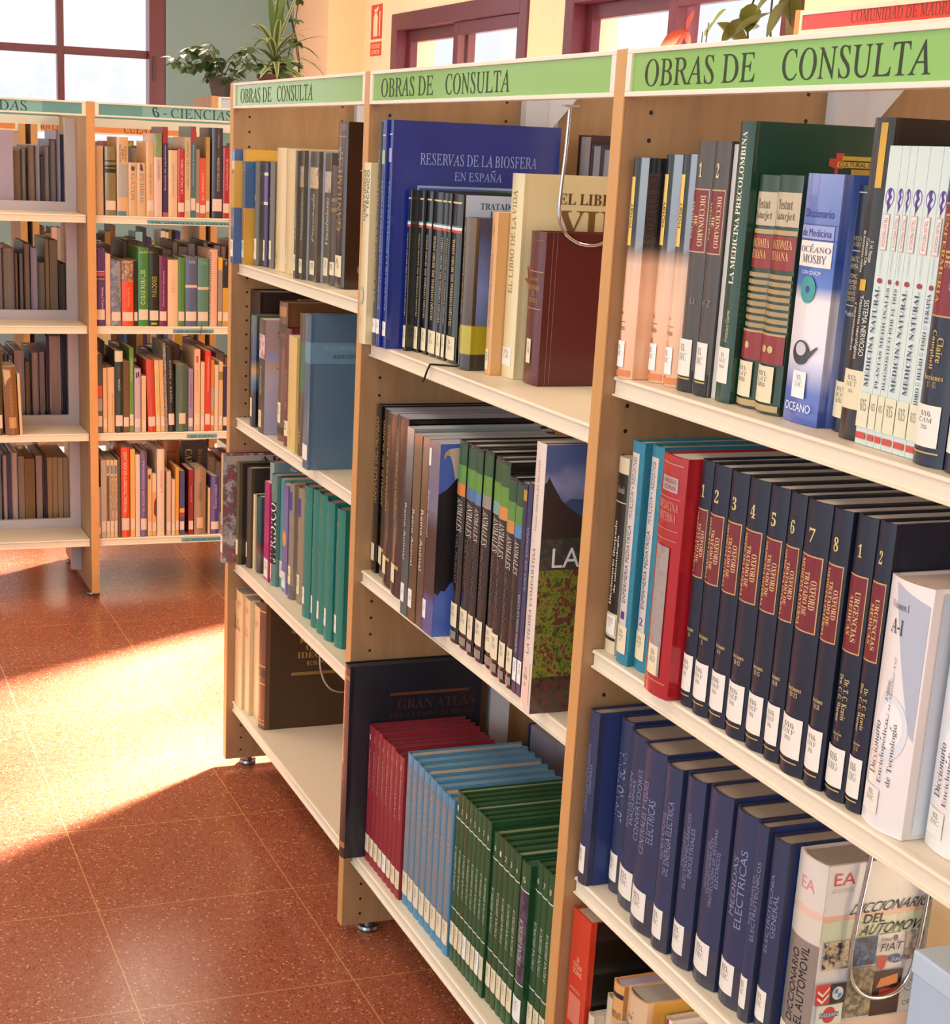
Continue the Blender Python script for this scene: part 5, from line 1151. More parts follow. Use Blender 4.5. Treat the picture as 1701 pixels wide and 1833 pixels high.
# ---- end bay, second shelf
row('end', 1, [
    (0.028, 0.112, 0.045, 0.290, '#2a1c18', 'big dark brown slipcase against the end post', dict(d=0.222, coat=0.2, bulge=0.0)),
    (0.129, 0.168, 0.023, 0.245, ramp_mat([(0, '#1a1c26'), (0.35, '#1a1c26'), (0.45, '#3a6a8a'), (0.55, '#b08a4a'), (0.65, '#2a3a5a'), (1, '#55605a')], 'Z', 0, 0.245, 0.25, 0.6, noise=0.02), 'dark picture-strip book beside the brown slipcase', dict(d=0.16, items=[('L', '2|DIC', (0.05, 0.09, 0.7, 0.26), STICKER2)])),
    (0.213, 0.262, 0.017, 0.245, '#4c453c', 'grey theology dictionary with a pink and white cover', dict(d=0.17, kind='pb', bulge=0.02, items=[('T', 'Teología', (0.25, 0.34, 0.6, 0.6), 'd', '#e6e0cc', 'I'), ('P', (0.1, 0.66, 0.98, 0.87), speck_mat(['#c9c0b8', '#c0603a', '#e0d8d8', '#8a6a8a'], 45)), ('L', '2|DIC', (0.12, 0.05, 0.6, 0.2), STICKER2),
        ('CP', (0, 0, 1, 1), ramp_mat([(0, '#a8a0b8'), (0.5, '#c4b8c4'), (0.6, '#cfae94'), (0.68, '#a8a4cc'), (0.75, '#b89a98'), (1, '#b49a98')], 'Z', 0, 0.245, 0.3, 0.5)), ('CT', 'DICCIONARIO|DE', (0.15, 0.82, 0.95, 0.93), 'f', '#4a3a3a', 'I'), ('CT', 'T', (0.18, 0.7, 0.4, 0.79), 'f', '#14100e', 'I'), ('CT', 'Jean', (0.15, 0.58, 0.4, 0.62), 'f', '#6a4a3a', 'I'), ('CP', (0.15, 0.86, 0.8, 0.866), '#a03a3a')])),
    (0.266, 0.299, 0.085, 0.290, '#9a988c', 'grey slipcase standing back behind the theology dictionary', dict(d=0.18, coat=0.1, bulge=0.0)),
    (0.303, 0.360, 0.037, 0.291, '#6f4a2a', 'old brown leather book with gold decorated top', dict(d=0.2, items=[('P', (0.05, 0.9, 0.95, 0.97), '#b0793a'), ('P', (0.05, 0.78, 0.95, 0.85), '#4a3a1c'), ('P', (0.05, 0.68, 0.95, 0.75), '#5a451f'), ('P', (0.05, 0.05, 0.95, 0.1), '#3a2a1a'), ('L', '23', (0.1, 0.13, 0.7, 0.28), STICKER2)])),
    (0.380, 0.417, 0.030, 0.244, '#6a1c20', 'dark red book beside the pale yellow one', dict(d=0.17, pages='#7a2a2a', items=[('T', 'TESTAMENTO', (0.35, 0.3, 0.65, 0.65), 'u', '#c9a080', 'N'), ('L', '22', (0.05, 0.09, 0.9, 0.22), STICKER2)])),
    (0.419, 0.476, 0.024, 0.233, '#e0c47a', 'pale yellow paperback without visible title', dict(d=0.16, kind='pb', bulge=0.02, items=[('T', '22|JUA', (0.3, 0.12, 0.6, 0.2), 'f', '#b09a5a', 'R')])),
    (0.479, 0.531, 0.030, 0.286, '#54432a', 'brown book with green edge before the blue one', dict(d=0.19, items=[('P', (0.5, 0.45, 1, 0.8), '#4a6a44'), ('T', 'NUEVO', (0.3, 0.08, 0.7, 0.2), 'u', '#c9a060', 'S')])),
    (0.625, 0.662, -0.004, 0.298, '#486a82', 'big slate blue hardback standing forward with lighter title band', dict(d=0.225, coat=0.5, rough=0.3, bulge=0.03, items=[('P', (0, 0.69, 1, 0.825), '#6791aa'), ('CP', (0.0, 0.69, 1, 0.825), '#628ca6'), ('CT', 'EN LOS ORIGENES', (0.12, 0.775, 0.40, 0.803), 'f', '#8fb4c4', 'R'), ('CT', 'ROBERT SCHUMAN', (0.20, 0.722, 0.47, 0.748), 'f', '#1c2a34', 'R'), ('L', '', (0.0, 0.06, 0.9, 0.16))])),
])
# ---- end bay, third shelf
TG = mat('#1d786a', 0.4, 0.3, vary=0.08)
tg = [(0.491, 0.541, .045, .278), (0.573, 0.609, .039, .286), (0.611, 0.658, .040, .286), (0.661, 0.706, .040, .281), (0.708, 0.756, .046, .277)]
row('end', 2, [
    (0.028, 0.046, -0.018, 0.258, speck_mat(['#8a8480', '#b9b4b0', '#6a5a5a', '#9a4048', '#a3a8a4'], 28, 0.3, 0.5, (1, 1, 1)), 'floral paperback sticking out past the end post', dict(d=0.21, kind='pb', pages='#7a2430', items=[('P', (0.0, 0.35, 1, 0.99), '#c9b48c'), ('L', '745', (0.0, 0.09, 1.0, 0.25)), ('CP', (0.02, 0.9, 1, 0.98), '#a8a294'), ('CT', 'ARTE', (0.4, 0.91, 0.95, 0.97), 'f', '#3a3030', 'S')])),
    (0.049, 0.070, 0.014, 0.240, '#5f5236', 'dark olive hardback beside the floral paperback', dict(d=0.17, board='#24221e', items=[('L', '', (0.0, 0.1, 0.9, 0.25), STICKER2)])),
    (0.074, 0.108, 0.033, 0.234, '#493c2a', 'worn dark brown hardback with small label', dict(d=0.17, board='#2c241e', items=[('L', '', (0.0, 0.1, 0.6, 0.25), STICKER2)])),
    (0.111, 0.125, 0.038, 0.177, '#d9c79a', 'small cream book before the dark teal one', dict(d=0.12)),
    (0.1265, 0.160, 0.043, 0.178, ramp_mat([(0, '#2a2420'), (0.3, '#6a6058'), (0.4, '#6a2420'), (0.48, '#1f3f3f'), (1, '#28504e')], 'Z', 0, 0.178, 0.3, 0.4, noise=0.02), 'small dark teal book with a red spot', dict(d=0.12)),
    (0.163, 0.193, 0.062, 0.262, '#8fa6a4', 'pale teal hardback standing taller behind', dict(d=0.18, board='#74929c', items=[('CT', 'SERIE', (0.2, 0.9, 0.8, 0.96), 'f', '#b9ccd0', 'S')])),
    (0.197, 0.236, 0.040, 0.225, '#b3266e', 'magenta paperback', dict(d=0.16, kind='pb', items=[('L', '34', (0.05, 0.03, 0.85, 0.22))])),
    (0.239, 0.275, 0.046, 0.250, '#5f7f76', 'grey-green law dictionary with white lettering on black', dict(d=0.17, board='#3c5f78', items=[('P', (0.05, 0.2, 0.98, 0.76), '#171412'), ('T', 'E', (0.25, 0.83, 0.75, 0.9), 'f', '#dcd8c0', 'N'), ('T', 'JVRIDICO', (0.3, 0.22, 0.98, 0.75), 'u', '#f4eee0', 'R'), ('L', '34|ESP', (0.05, 0.06, 0.6, 0.2), STICKER2)])),
    (0.278, 0.303, 0.054, 0.246, '#4fa0a0', 'slim turquoise book with small writing', dict(d=0.16, kind='pb', items=[('L', '34', (0.0, 0.1, 0.95, 0.25))])),
    (0.306, 0.346, 0.051, 0.241, '#6668a0', 'lavender book with an orange oval', dict(d=0.16, kind='pb', items=[('SG', [(0.4 + 0.36 * math.cos(a * PI / 8), 0.5 + 0.075 * math.sin(a * PI / 8)) for a in range(16)], '#d9963a'), ('L', '34|DIC', (0.05, 0.04, 0.7, 0.19))])),
    (0.358, 0.390, 0.052, 0.254, '#8f806c', 'first grey-brown dictionary with purple title block', dict(d=0.17, items=[('P', (0.05, 0.77, 0.8, 0.93), '#4a3a8a'), ('T', 'DICCIONARIO', (0.15, 0.6, 0.75, 0.63), 'f', '#5a4a7a', 'N'), ('P', (0, 0, 1, 0.12), '#6a6070'), ('L', '35', (0.05, 0.13, 0.8, 0.29), STICKER2)])),
    (0.392, 0.431, 0.062, 0.252, '#948468', 'second grey-brown dictionary with purple title block', dict(d=0.17, items=[('P', (0.05, 0.75, 0.75, 0.91), '#4a3a8a'), ('T', 'DICCIONARIO', (0.15, 0.56, 0.7, 0.59), 'f', '#5a4a7a', 'N'), ('L', '35', (0.05, 0.08, 0.75, 0.25), STICKER2)])),
] + [(a, c, y, h, TG, '%s deep teal legal volume from the grey-brown pair' % ORD[i], dict(d=0.18, pages='#bdb6a8', items=[('T', 'CODIGO|CIVIL', (0.15, 0.85, 0.6, 0.9), 'f', '#a9a050', 'S'), ('T', 'Tomo', (0.15, 0.56, 0.5, 0.58), 'f', '#a9a050', 'S'), ('L', '34|COD', (0.05, 0.1, 0.62, 0.23))])) for i, (a, c, y, h) in enumerate(tg)])
# ---- end bay, lowest shelf
CRT = '#c2733e'
row('end', 3, [
    (0.028, 0.0335, 0.020, 0.253, '#dcc9a0', 'thin cream booklet with a red label against the post', dict(d=0.15, kind='pb', items=[('P', (0, 0.72, 1, 0.86), '#8a2a22')])),
    (0.035, 0.094, 0.020, 0.284, '#dcc394', 'first cream volume with red title lines, lowest', dict(d=0.2, pages='#8f8a80', kind='pb', bulge=0.04, items=[('T', 'DICCIONARIO|DE USO', (0.1, 0.86, 0.8, 0.92), 'f', CRT, 'N'), ('T', 'DEL|ESPAÑOL', (0.1, 0.66, 0.8, 0.76), 'f', CRT, 'N')])),
    (0.096, 0.139, 0.026, 0.280, '#dcc394', 'second cream volume with red title lines, lowest', dict(d=0.2, pages='#8f8a80', kind='pb', bulge=0.04, items=[('T', 'DICCIONARIO|DE USO', (0.1, 0.86, 0.8, 0.92), 'f', CRT, 'N'), ('T', 'DEL|ESPAÑOL', (0.1, 0.66, 0.8, 0.76), 'f', CRT, 'N')])),
    (0.141, 0.197, 0.036, 0.276, '#dcc394', 'third cream volume beside the brown leather book', dict(d=0.2, pages='#8f8a80', kind='pb', bulge=0.04, items=[('T', 'DICCIONARIO|DE USO', (0.1, 0.8, 0.7, 0.88), 'f', CRT, 'N')])),
    (0.199, 0.246, 0.035, 0.300, '#6a4530', 'large brown leather proverb book with gold lettering', dict(d=0.235, coat=0.2, board=mat('#3f2a14', 0.55, vary=0.2, scale=14), items=[('P', (0, 0.93, 1, 0.94), GOLD), ('P', (0, 0.5, 1, 0.51), GOLD), ('P', (0, 0.42, 1, 0.48), '#2e3a22'), ('P', (0, 0.36, 1, 0.37), GOLD), ('P', (0, 0.04, 1, 0.046), '#d9a050'), ('P', (0, 0.07, 1, 0.076), '#d9a050'),
        ('CP', (0.26, 0.76, 0.95, 0.79), '#8a6f38'), ('CP', (0.26, 0.425, 0.95, 0.45), '#8a6f38'), ('CT', 'REFRANERO|GENERAL|IDEOLOGICO|ESPAÑOL', (0.32, 0.5, 0.95, 0.73), 'f', '#a98a48', 'S')])),
])

# ---- teal-signed unit, CIENCIAS bay (y runs along the shelf)
LBL = mat('#d9c6b0', 0.5)
def far_row(si, spec, fx=-1.572, base=None):
    z = FAR_Z[si]
    dz = (0.024, 0.026, 0.018, 0.033)[si]
    lev = ('top', 'second', 'third', 'lowest')[si]
    for i, s in enumerate(spec):
        y0, y1, h, col, desc = s[:5]
        o = dict(s[5]) if len(s) > 5 else {}
        lean = o.pop('lean', 0.0)
        h = h - dz
        w = y1 - y0 - 0.0006
        back = o.pop('back', 0.0)
        lab = o.pop('lab', True)
        if lab:
            o['items'] = list(o.get('items', ())) + [('L', '', (0.06, 0.08, 0.94, 0.215), LBL)]
        o.setdefault('kind', 'pb' if w < 0.02 else 'hb')
        book(desc + ', CIENCIAS bay ' + lev + ' shelf', '', 'books on the %s shelf of the CIENCIAS bay' % lev, (fx - back, (y0 + y1) / 2, z + abs(math.sin(lean)) * w / 2), w, h, o.pop('d', 0.125 if si == 3 and y0 > 0.19 else min(0.175, 0.7 * h)), col, rz=PI / 2, lean=lean, **o)
def tt(txt, c, r=(0.2, 0.3, 0.8, 0.8), o='u', st='N'):
    return ('T', txt, r, o, c, st)
TAN = '#d2aa78'
far_row(0, [
    (-0.030, -0.003, 0.231, '#c4a37a', 'tan book against the wood post', dict(lab=False)),
    (0.001, 0.036, 0.230, '#7f6f38', 'glossy gold and black volume', dict(coat=0.8, items=[('P', (0, 0.62, 1, 0.68), '#1c1710'), ('P', (0, 0.7, 1, 0.73), '#1c1710'), ('P', (0, 0.78, 1, 0.8), '#1c1710')])),
    (0.038, 0.074, 0.259, TAN, 'tan animal nutrition book with a grey block', dict(lab=False, items=[('P', (0.12, 0.24, 0.98, 0.66), '#a3a296'), tt('NUTRICION|ANIMAL|APLICADA', '#2e2418', (0.2, 0.68, 0.85, 0.9)), ('P', (0.05, 0.0, 0.8, 0.06), '#4a7f94')])),
    (0.074, 0.101, 0.184, TAN, 'short tan cat book with GATOS on its spine', dict(lab=False, items=[tt('GATOS', '#6a7058', (0.3, 0.3, 0.75, 0.8), 'd', 'R'), ('SG', [(0.3, 0.88), (0.4, 0.96), (0.55, 0.92), (0.75, 0.94), (0.7, 0.86), (0.5, 0.84)], '#4a3a5a')])),
    (0.101, 0.129, 0.185, TAN, 'short tan dog book with PERROS on its spine', dict(lab=False, items=[tt('PERROS', '#5a8088', (0.3, 0.25, 0.75, 0.8), 'd', 'R'), ('SG', [(0.35, 0.98), (0.55, 0.98), (0.7, 0.86), (0.5, 0.84), (0.3, 0.88)], '#5a3f50')])),
    (0.130, 0.155, 0.250, TAN, 'tan book with a thin dark title', dict(items=[tt('La cria de aves', '#5a4028', (0.45, 0.3, 0.7, 0.7), 'd', 'I')])),
    (0.155, 0.180, 0.274, '#d8b8a4', 'pale pink book with a green picture top', dict(lab=False, items=[('P', (0, 0.72, 1, 1), speck_mat(['#5a7040', '#8a9a5a', '#6f7f50'], 50)), tt('GANADO', '#4a3f6a', (0.4, 0.45, 0.75, 0.68), 'd', 'R')])),
    (0.182, 0.199, 0.295, '#3a2a50', 'slim purple book with a red top', dict(items=[('P', (0, 0.82, 1, 1), '#a02a34'), tt('Escuela de equitacion', '#c9b8c0', (0.3, 0.3, 0.7, 0.8)), ('P', (0, 0, 1, 0.05), '#b05a5a')], lab=False)),
    (0.200, 0.229, 0.226, '#dab98a', 'cream book with a rounded worn top', dict(lab=False, items=[tt('Anatomia animal', '#8a86a8', (0.4, 0.3, 0.7, 0.8), 'd', 'R')])),
    (0.230, 0.252, 0.231, '#b4282a', 'red book with white vertical title', dict(items=[tt('LA VACA LECHERA', '#e8c8b8', (0.4, 0.35, 0.75, 0.85))])),
    (0.252, 0.271, 0.267, '#cdb083', 'tan horse book with grey lettering', dict(items=[tt('CABALLOS DEL MUNDO', '#6a6458', (0.3, 0.35, 0.75, 0.95))])),
    (0.271, 0.288, 0.300, '#47676a', 'tall thin slate teal book with a red top', dict(items=[('P', (0, 0.83, 1, 0.98), '#a83038'), tt('Veterinaria practica', '#a8c0b8', (0.3, 0.35, 0.7, 0.8))])),
    (0.288, 0.300, 0.232, '#8f7f64', 'narrow grey brown book', dict()),
    (0.300, 0.320, 0.206, '#d2492c', 'short orange-red dog book', dict(items=[tt('EL PERRO', '#eab090', (0.35, 0.3, 0.7, 0.75))])),
    (0.320, 0.333, 0.270, '#b58a36', 'mustard book before the black ones', dict()),
    (0.339, 0.374, 0.299, '#35313c', 'tall black and slate book with small light lettering', dict(items=[tt('ZOOTECNIA GENERAL', '#c9b890', (0.45, 0.3, 0.68, 0.68)), tt('TOMO', '#a09a8c', (0.5, 0.78, 0.65, 0.92))])),
    (0.375, 0.398, 0.241, '#a82028', 'deep red book beside the end bay post', dict(items=[tt('GANADERIA', '#d9a08a', (0.4, 0.4, 0.7, 0.85))])),
])
far_row(1, [
    (-0.030, -0.001, 0.264, '#55306a', 'purple book with orange and red bands', dict(items=[('P', (0, 0.7, 1, 0.715), '#d9a04a'), ('P', (0, 0.65, 1, 0.69), '#cf3a44'), ('P', (0, 0.6, 1, 0.62), '#8a8478'), tt('Idioma y Turismo', '#d8c8d8', (0.5, 0.2, 0.85, 0.5), 'd')])),
    (0.000, 0.016, 0.249, '#dcb896', 'thin cream pink booklet', dict(lab=False)),
    (0.017, 0.049, 0.229, speck_mat(['#7a8090', '#9a9890', '#55607a', '#b0a898'], 40), 'grey-blue picture spine book', dict()),
    (0.051, 0.089, 0.229, '#d64a22', 'orange book with a doll photo at its top', dict(items=[('P', (0, 0.68, 1, 1), speck_mat(['#3a2418', '#c9a080', '#5a3a28', '#e0c8a8'], 55)), tt('Hosteleria', '#e89a70', (0.4, 0.3, 0.65, 0.6))])),
    (0.090, 0.102, 0.229, '#241c14', 'thin black book beside the tall green one', dict()),
    (0.103, 0.137, 0.270, '#3f8030', 'tall green guide with CASAS RURALES lettering', dict(items=[tt('CASAS RURALES', '#d0dcb8', (0.25, 0.28, 0.65, 0.72)), tt('Guia oficial', '#b8d0a0', (0.1, 0.93, 0.9, 0.96), 'f')])),
    (0.138, 0.170, 0.255, '#171410', 'black guide with yellow-green PARADORES lettering', dict(items=[tt('PARADORES', '#b8bc2a', (0.3, 0.4, 0.75, 0.68)), ('P', (0.2, 0.02, 0.8, 0.05), '#a8ac2a')])),
    (0.171, 0.196, 0.243, '#6f1a4a', 'purple-red book with small white title', dict(items=[tt('Protocolo y etiqueta', '#d8b0c0', (0.4, 0.28, 0.7, 0.8), 'u', 'I')])),
    (0.198, 0.232, 0.234, '#dcbc92', 'cream restaurant guide with faint red words', dict(lab=False, items=[tt('La|Guia|de los|Restau|rantes', '#cf8f7a', (0.3, 0.35, 0.7, 0.92), 'f', 'R')])),
    (0.232, 0.254, 0.241, '#4f7f34', 'green book beside the cream guide', dict()),
    (0.255, 0.294, 0.244, '#515c7c', 'slate blue yearbook with a cream band', dict(coat=0.7, items=[('P', (0, 0.56, 1, 0.6), '#d8b890'), tt('1998', '#b8b4b0', (0.25, 0.91, 0.8, 0.95), 'f', 'R')])),
    (0.295, 0.332, 0.241, '#4f7f68', 'sea green yearbook with a cream band', dict(items=[('P', (0, 0.54, 1, 0.58), '#d8b890'), tt('1999', '#7fa890', (0.25, 0.91, 0.8, 0.95), 'f', 'R')])),
    (0.334, 0.360, 0.269, '#d9ab8c', 'pinkish comb-bound catalogue', dict(lab=False, items=[('P', (0.0, 0.02 + 0.03 * k, 0.14, 0.035 + 0.03 * k), '#3a2c20') for k in range(32)])),
    (0.362, 0.377, 0.244, '#8f8478', 'grey spiral notebook with a yellow top', dict(items=[('P', (0, 0.82, 1, 1), '#d8a42a')])),
    (0.378, 0.398, 0.237, '#c9981f', 'black over yellow book beside the end bay post', dict(items=[('P', (0, 0.58, 1, 1), '#1c1814'), tt('?', '#e0d8c0', (0.4, 0.92, 0.65, 0.97), 'f')])),
])
far_row(2, [
    (-0.030, -0.013, 0.270, '#2a2426', 'black book with a red middle', dict(items=[('P', (0, 0.45, 1, 0.6), '#c8321f'), ('P', (0, 0.28, 1, 0.44), '#8f8880')])),
    (-0.011, 0.002, 0.225, TAN, 'narrow tan book', dict()),
    (0.003, 0.026, 0.228, '#d8b080', 'tan book with a brown vertical title', dict(items=[tt('El vino y la mesa', '#8a5a30', (0.55, 0.3, 0.8, 0.6))], lab=False)),
    (0.027, 0.053, 0.280, '#22352c', 'dark green cookbook with a white top', dict(items=[('P', (0, 0.87, 1, 1), '#cdc5a4'), tt('COCINA', '#c8d0c4', (0.4, 0.52, 0.65, 0.66)), tt('ROJA', '#8a2a2a', (0.4, 0.68, 0.65, 0.82))])),
    (0.054, 0.073, 0.247, '#5a3a20', 'brown food book', dict()),
    (0.074, 0.088, 0.289, '#55862a', 'bright green slim cookbook', dict(items=[tt('VEGETARIANA', '#b8d090', (0.3, 0.6, 0.7, 0.88))])),
    (0.090, 0.111, 0.224, '#b9a8b0', 'lilac grey book with dark marks at top', dict(items=[('P', (0.2, 0.85, 0.4, 0.94), '#3a2a4a'), ('P', (0.5, 0.87, 0.75, 0.95), '#3a2a4a')])),
    (0.113, 0.128, 0.200, '#dcb684', 'short tan book before the leaning red one', dict()),
    (0.1345, 0.160, 0.251, '#c2432c', 'leaning red-orange cookbook', dict(lean=-0.03)),
    (0.161, 0.1755, 0.250, '#d9bb80', 'leaning cream yellow book', dict(lean=-0.03, items=[tt('Manual de cocina', '#8a8a40', (0.35, 0.3, 0.7, 0.85))])),
    (0.1765, 0.190, 0.250, TAN, 'leaning tan book before the photo spine', dict(lean=-0.03)),
    (0.191, 0.200, 0.304, speck_mat(['#4a443c', '#a39a8a', '#6a6458', '#c9beaa'], 70), 'tall thin book with a grey photo spine', dict(lean=-0.03, lab=False)),
    (0.2015, 0.223, 0.292, '#1c1815', 'leaning black pasta book', dict(lean=-0.03, items=[tt('PASTA Y ARROZ', '#b0a898', (0.4, 0.35, 0.65, 0.85))])),
    (0.225, 0.265, 0.235, '#48614f', 'wide grey-green hardback', dict(items=[('P', (0.25, 0.12, 0.8, 0.28), '#d9c0a4')], lab=False)),
    (0.2665, 0.283, 0.221, '#8f7f9c', 'lilac book with purple title', dict(items=[tt('Postres', '#4a3a6a', (0.4, 0.4, 0.7, 0.75))])),
    (0.286, 0.306, 0.285, '#dab48a', 'tall cream book with a red ornament', dict(items=[('P', (0.3, 0.84, 0.7, 0.92), '#c0503a'), tt('Cocina facil', '#cf7a5a', (0.4, 0.5, 0.7, 0.75))])),
    (0.308, 0.321, 0.244, '#dcb88c', 'narrow cream book beside the red spine', dict()),
    (0.322, 0.341, 0.280, '#d4341c', 'bright red book with white vertical lettering', dict(items=[tt('cocina internacional', '#f0c8b0', (0.35, 0.5, 0.65, 0.92))])),
    (0.342, 0.353, 0.251, '#c98424', 'orange book with a grey lower half', dict(items=[('P', (0, 0.3, 1, 0.62), '#a39a90')])),
    (0.354, 0.367, 0.234, '#dcbca0', 'pale pinkish book', dict()),
    (0.368, 0.382, 0.244, '#d2b078', 'cream book with olive squares', dict(items=[('P', (0, 0.74, 1, 0.86), '#8a7a2a')])),
    (0.383, 0.398, 0.229, '#30204a', 'dark purple book beside the end bay post', dict()),
])
far_row(3, [
    (-0.031, -0.022, 0.203, '#8f8a90', 'short grey booklet by the post', dict()),
    (-0.021, -0.004, 0.291, '#a39a90', 'grey magazine volume', dict()),
    (-0.003, 0.008, 0.292, '#c9ae84', 'first tan and black craft volume', dict(items=[('P', (0.15, 0.18, 0.85, 0.8), '#2c1c18'), ('P', (0.2, 0.82, 0.8, 0.93), '#3f6478')])),
    (0.009, 0.021, 0.291, '#c9ae84', 'second tan and black craft volume', dict(items=[('P', (0.15, 0.18, 0.85, 0.8), speck_mat(['#c9ae84', '#3a2a20'], 90)), ('P', (0.2, 0.82, 0.8, 0.93), '#5a7884')])),
    (0.022, 0.033, 0.291, '#c9ae84', 'third tan and black craft volume', dict(items=[('P', (0.15, 0.18, 0.85, 0.8), speck_mat(['#c9ae84', '#4a3a28'], 90)), ('P', (0.2, 0.82, 0.8, 0.93), '#3f6a74')])),
    (0.034, 0.043, 0.297, '#1c1714', 'thin black book before the orange one', dict(lab=False)),
    (0.045, 0.073, 0.332, '#d4471c', 'tall orange do-it-yourself manual', dict(items=[tt('MANUALIDADES Y BRICOLAGE', '#efc8b4', (0.3, 0.28, 0.7, 0.95))])),
    (0.075, 0.091, 0.325, '#d8a450', 'tall yellow-tan craft book', dict()),
    (0.092, 0.107, 0.307, '#e0bfae', 'pinkish white craft book', dict()),
    (0.108, 0.130, 0.316, '#675478', 'lavender handicraft book', dict(items=[tt('EL TALLER DE COSTURA', '#b8a8c4', (0.35, 0.3, 0.65, 0.9))])),
    (0.132, 0.146, 0.258, TAN, 'tan book with a dark mark at top', dict(items=[('P', (0.2, 0.85, 0.7, 0.92), '#4a2a3a')])),
    (0.147, 0.161, 0.243, '#d8a040', 'orange and cream book with a maroon curve', dict(items=[('P', (0, 0.7, 1, 1), '#d8bc90'), ('SG', [(0.4, 0.35), (1, 0.3), (1, 0.62), (0.5, 0.55)], '#6a1c34')])),
    (0.163, 0.188, 0.324, '#dfc6aa', 'tall white sewing book with red lettering', dict(items=[tt('LABORES', '#c0584a', (0.35, 0.5, 0.75, 0.75), 'u', 'R')])),
    (0.195, 0.210, 0.249, '#c8ac94', 'pale grey-white book', dict()),
    (0.212, 0.224, 0.222, '#d6b892', 'short cream book before the orange spine', dict()),
    (0.225, 0.237, 0.262, '#d2963c', 'narrow orange-yellow book', dict()),
    (0.239, 0.256, 0.249, '#34426e', 'blue multicolour book', dict(items=[('P', (0, 0.35, 1, 0.42), '#d89a3a'), ('P', (0, 0.28, 1, 0.33), '#a8323a')])),
    (0.269, 0.286, 0.252, '#8a1c20', 'dark red hardback showing its side', dict(items=[tt('Jardineria', '#e0b8a0', (0.4, 0.5, 0.7, 0.75))])),
    (0.288, 0.328, 0.256, '#937458', 'wide grey-brown hardback', dict(lab=False, items=[('P', (0.2, 0.1, 0.75, 0.26), '#cfab84'), tt('ENCICLOPEDIA|DE LA MUJER', '#4a3424', (0.3, 0.5, 0.6, 0.8), 'd')])),
    (0.335, 0.343, 0.190, '#dcb98a', 'thin short cream book', dict(lab=False)),
    (0.344, 0.373, 0.229, '#4a3f80', 'violet-blue paperback beside the floral book', dict(items=[tt('Electricidad', '#b8b0d8', (0.4, 0.45, 0.7, 0.85))])),
    (0.195, 0.27, 0.325, '#8a4a24', 'brown hardback laid behind with large letters', dict(back=0.14, d=0.03, lab=False, items=[tt('LINEA', '#5a2a14', (0.4, 0.4, 0.8, 0.9), 'd', 'R')])),
    (0.275, 0.365, 0.325, '#15120f', 'black hardback standing behind with gold CAR lettering', dict(back=0.14, d=0.03, lab=False, bulge=0.0, items=[tt('CARPINTERIA', '#b99a5a', (0.15, 0.25, 0.42, 0.9), 'd', 'S'), tt('Bricolage', '#8a6a3a', (0.6, 0.6, 0.8, 0.9), 'd', 'S')])),
])

# ---- teal-signed unit, DAS bay: fore-edges of the books on its rear side, and a few on its front shelves
def rear_row(si, spec, d=0.25):
    z = FAR_Z[si]
    dz = (0.024, 0.026, 0.018, 0.033)[si]
    lev = ('top', 'second', 'third', 'lowest')[si]
    for i, s in enumerate(spec):
        y0, y1, h, pg, cov, desc = s[:6]
        o = dict(s[6]) if len(s) > 6 else {}
        w = y1 - y0 - 0.0006
        book(desc + ', fore-edge out, DAS bay ' + lev, '', 'rear-side books seen through the DAS bay', (-1.80 - d, (y0 + y1) / 2 - 0.010, z), w, h - dz, d, cov, rz=-PI / 2, pages=pg, **o)
G1, G2, G3, LIL, BRN = '#8f8580', '#867a70', '#7d7168', '#a398a4', '#8a7058'
rear_row(0, [(-0.241, -0.214, 0.209, BRN, '#5a4632', 'brown-grey book beside the black strip'), (-0.213, -0.198, 0.214, G2, '#3a2c24', 'narrow grey book with a dark board'), (-0.194, -0.169, 0.221, BRN, '#2e221c', 'tan-grey book'), (-0.168, -0.155, 0.224, LIL, '#8a8090', 'lilac-grey book'),
             (-0.154, -0.142, 0.193, '#55484a', '#3a3038', 'short dark book'), (-0.141, -0.126, 0.221, G1, '#6a6068', 'pale grey book'), (-0.125, -0.103, 0.243, G3, '#3a2a3a', 'wide grey-brown book'), (-0.102, -0.089, 0.272, LIL, '#6a6480', 'tall lilac book'), (-0.088, -0.082, 0.258, '#4a5468', '#2c3448', 'thin navy speckled book'), (-0.081, -0.069, 0.259, LIL, '#6a5a7a', 'lilac book against the metal frame')])
rear_row(1, [(-0.293, -0.280, 0.247, G1, '#5a3038', 'grey book at the picture edge'), (-0.279, -0.241, 0.247, G2, '#5a2c34', 'wide pinkish grey book'), (-0.240, -0.231, 0.231, BRN, '#2a2018', 'narrow brown book'), (-0.227, -0.214, 0.232, G3, '#1c1a20', 'grey book with black boards'), (-0.212, -0.192, 0.262, BRN, '#241c38', 'tan book with dark blue boards'), (-0.190, -0.169, 0.249, LIL, '#8a80a0', 'lilac white book'), (-0.168, -0.145, 0.204, G3, '#5a4a3a', 'short grey book'),
             (-0.144, -0.131, 0.276, BRN, '#5a4a34', 'floppy tan magazine', dict(kind='pb')), (-0.130, -0.104, 0.274, '#7f7058', '#5a4a34', 'floppy olive magazine', dict(kind='pb')), (-0.102, -0.078, 0.201, '#4f4640', '#302824', 'short dark book by the frame')])
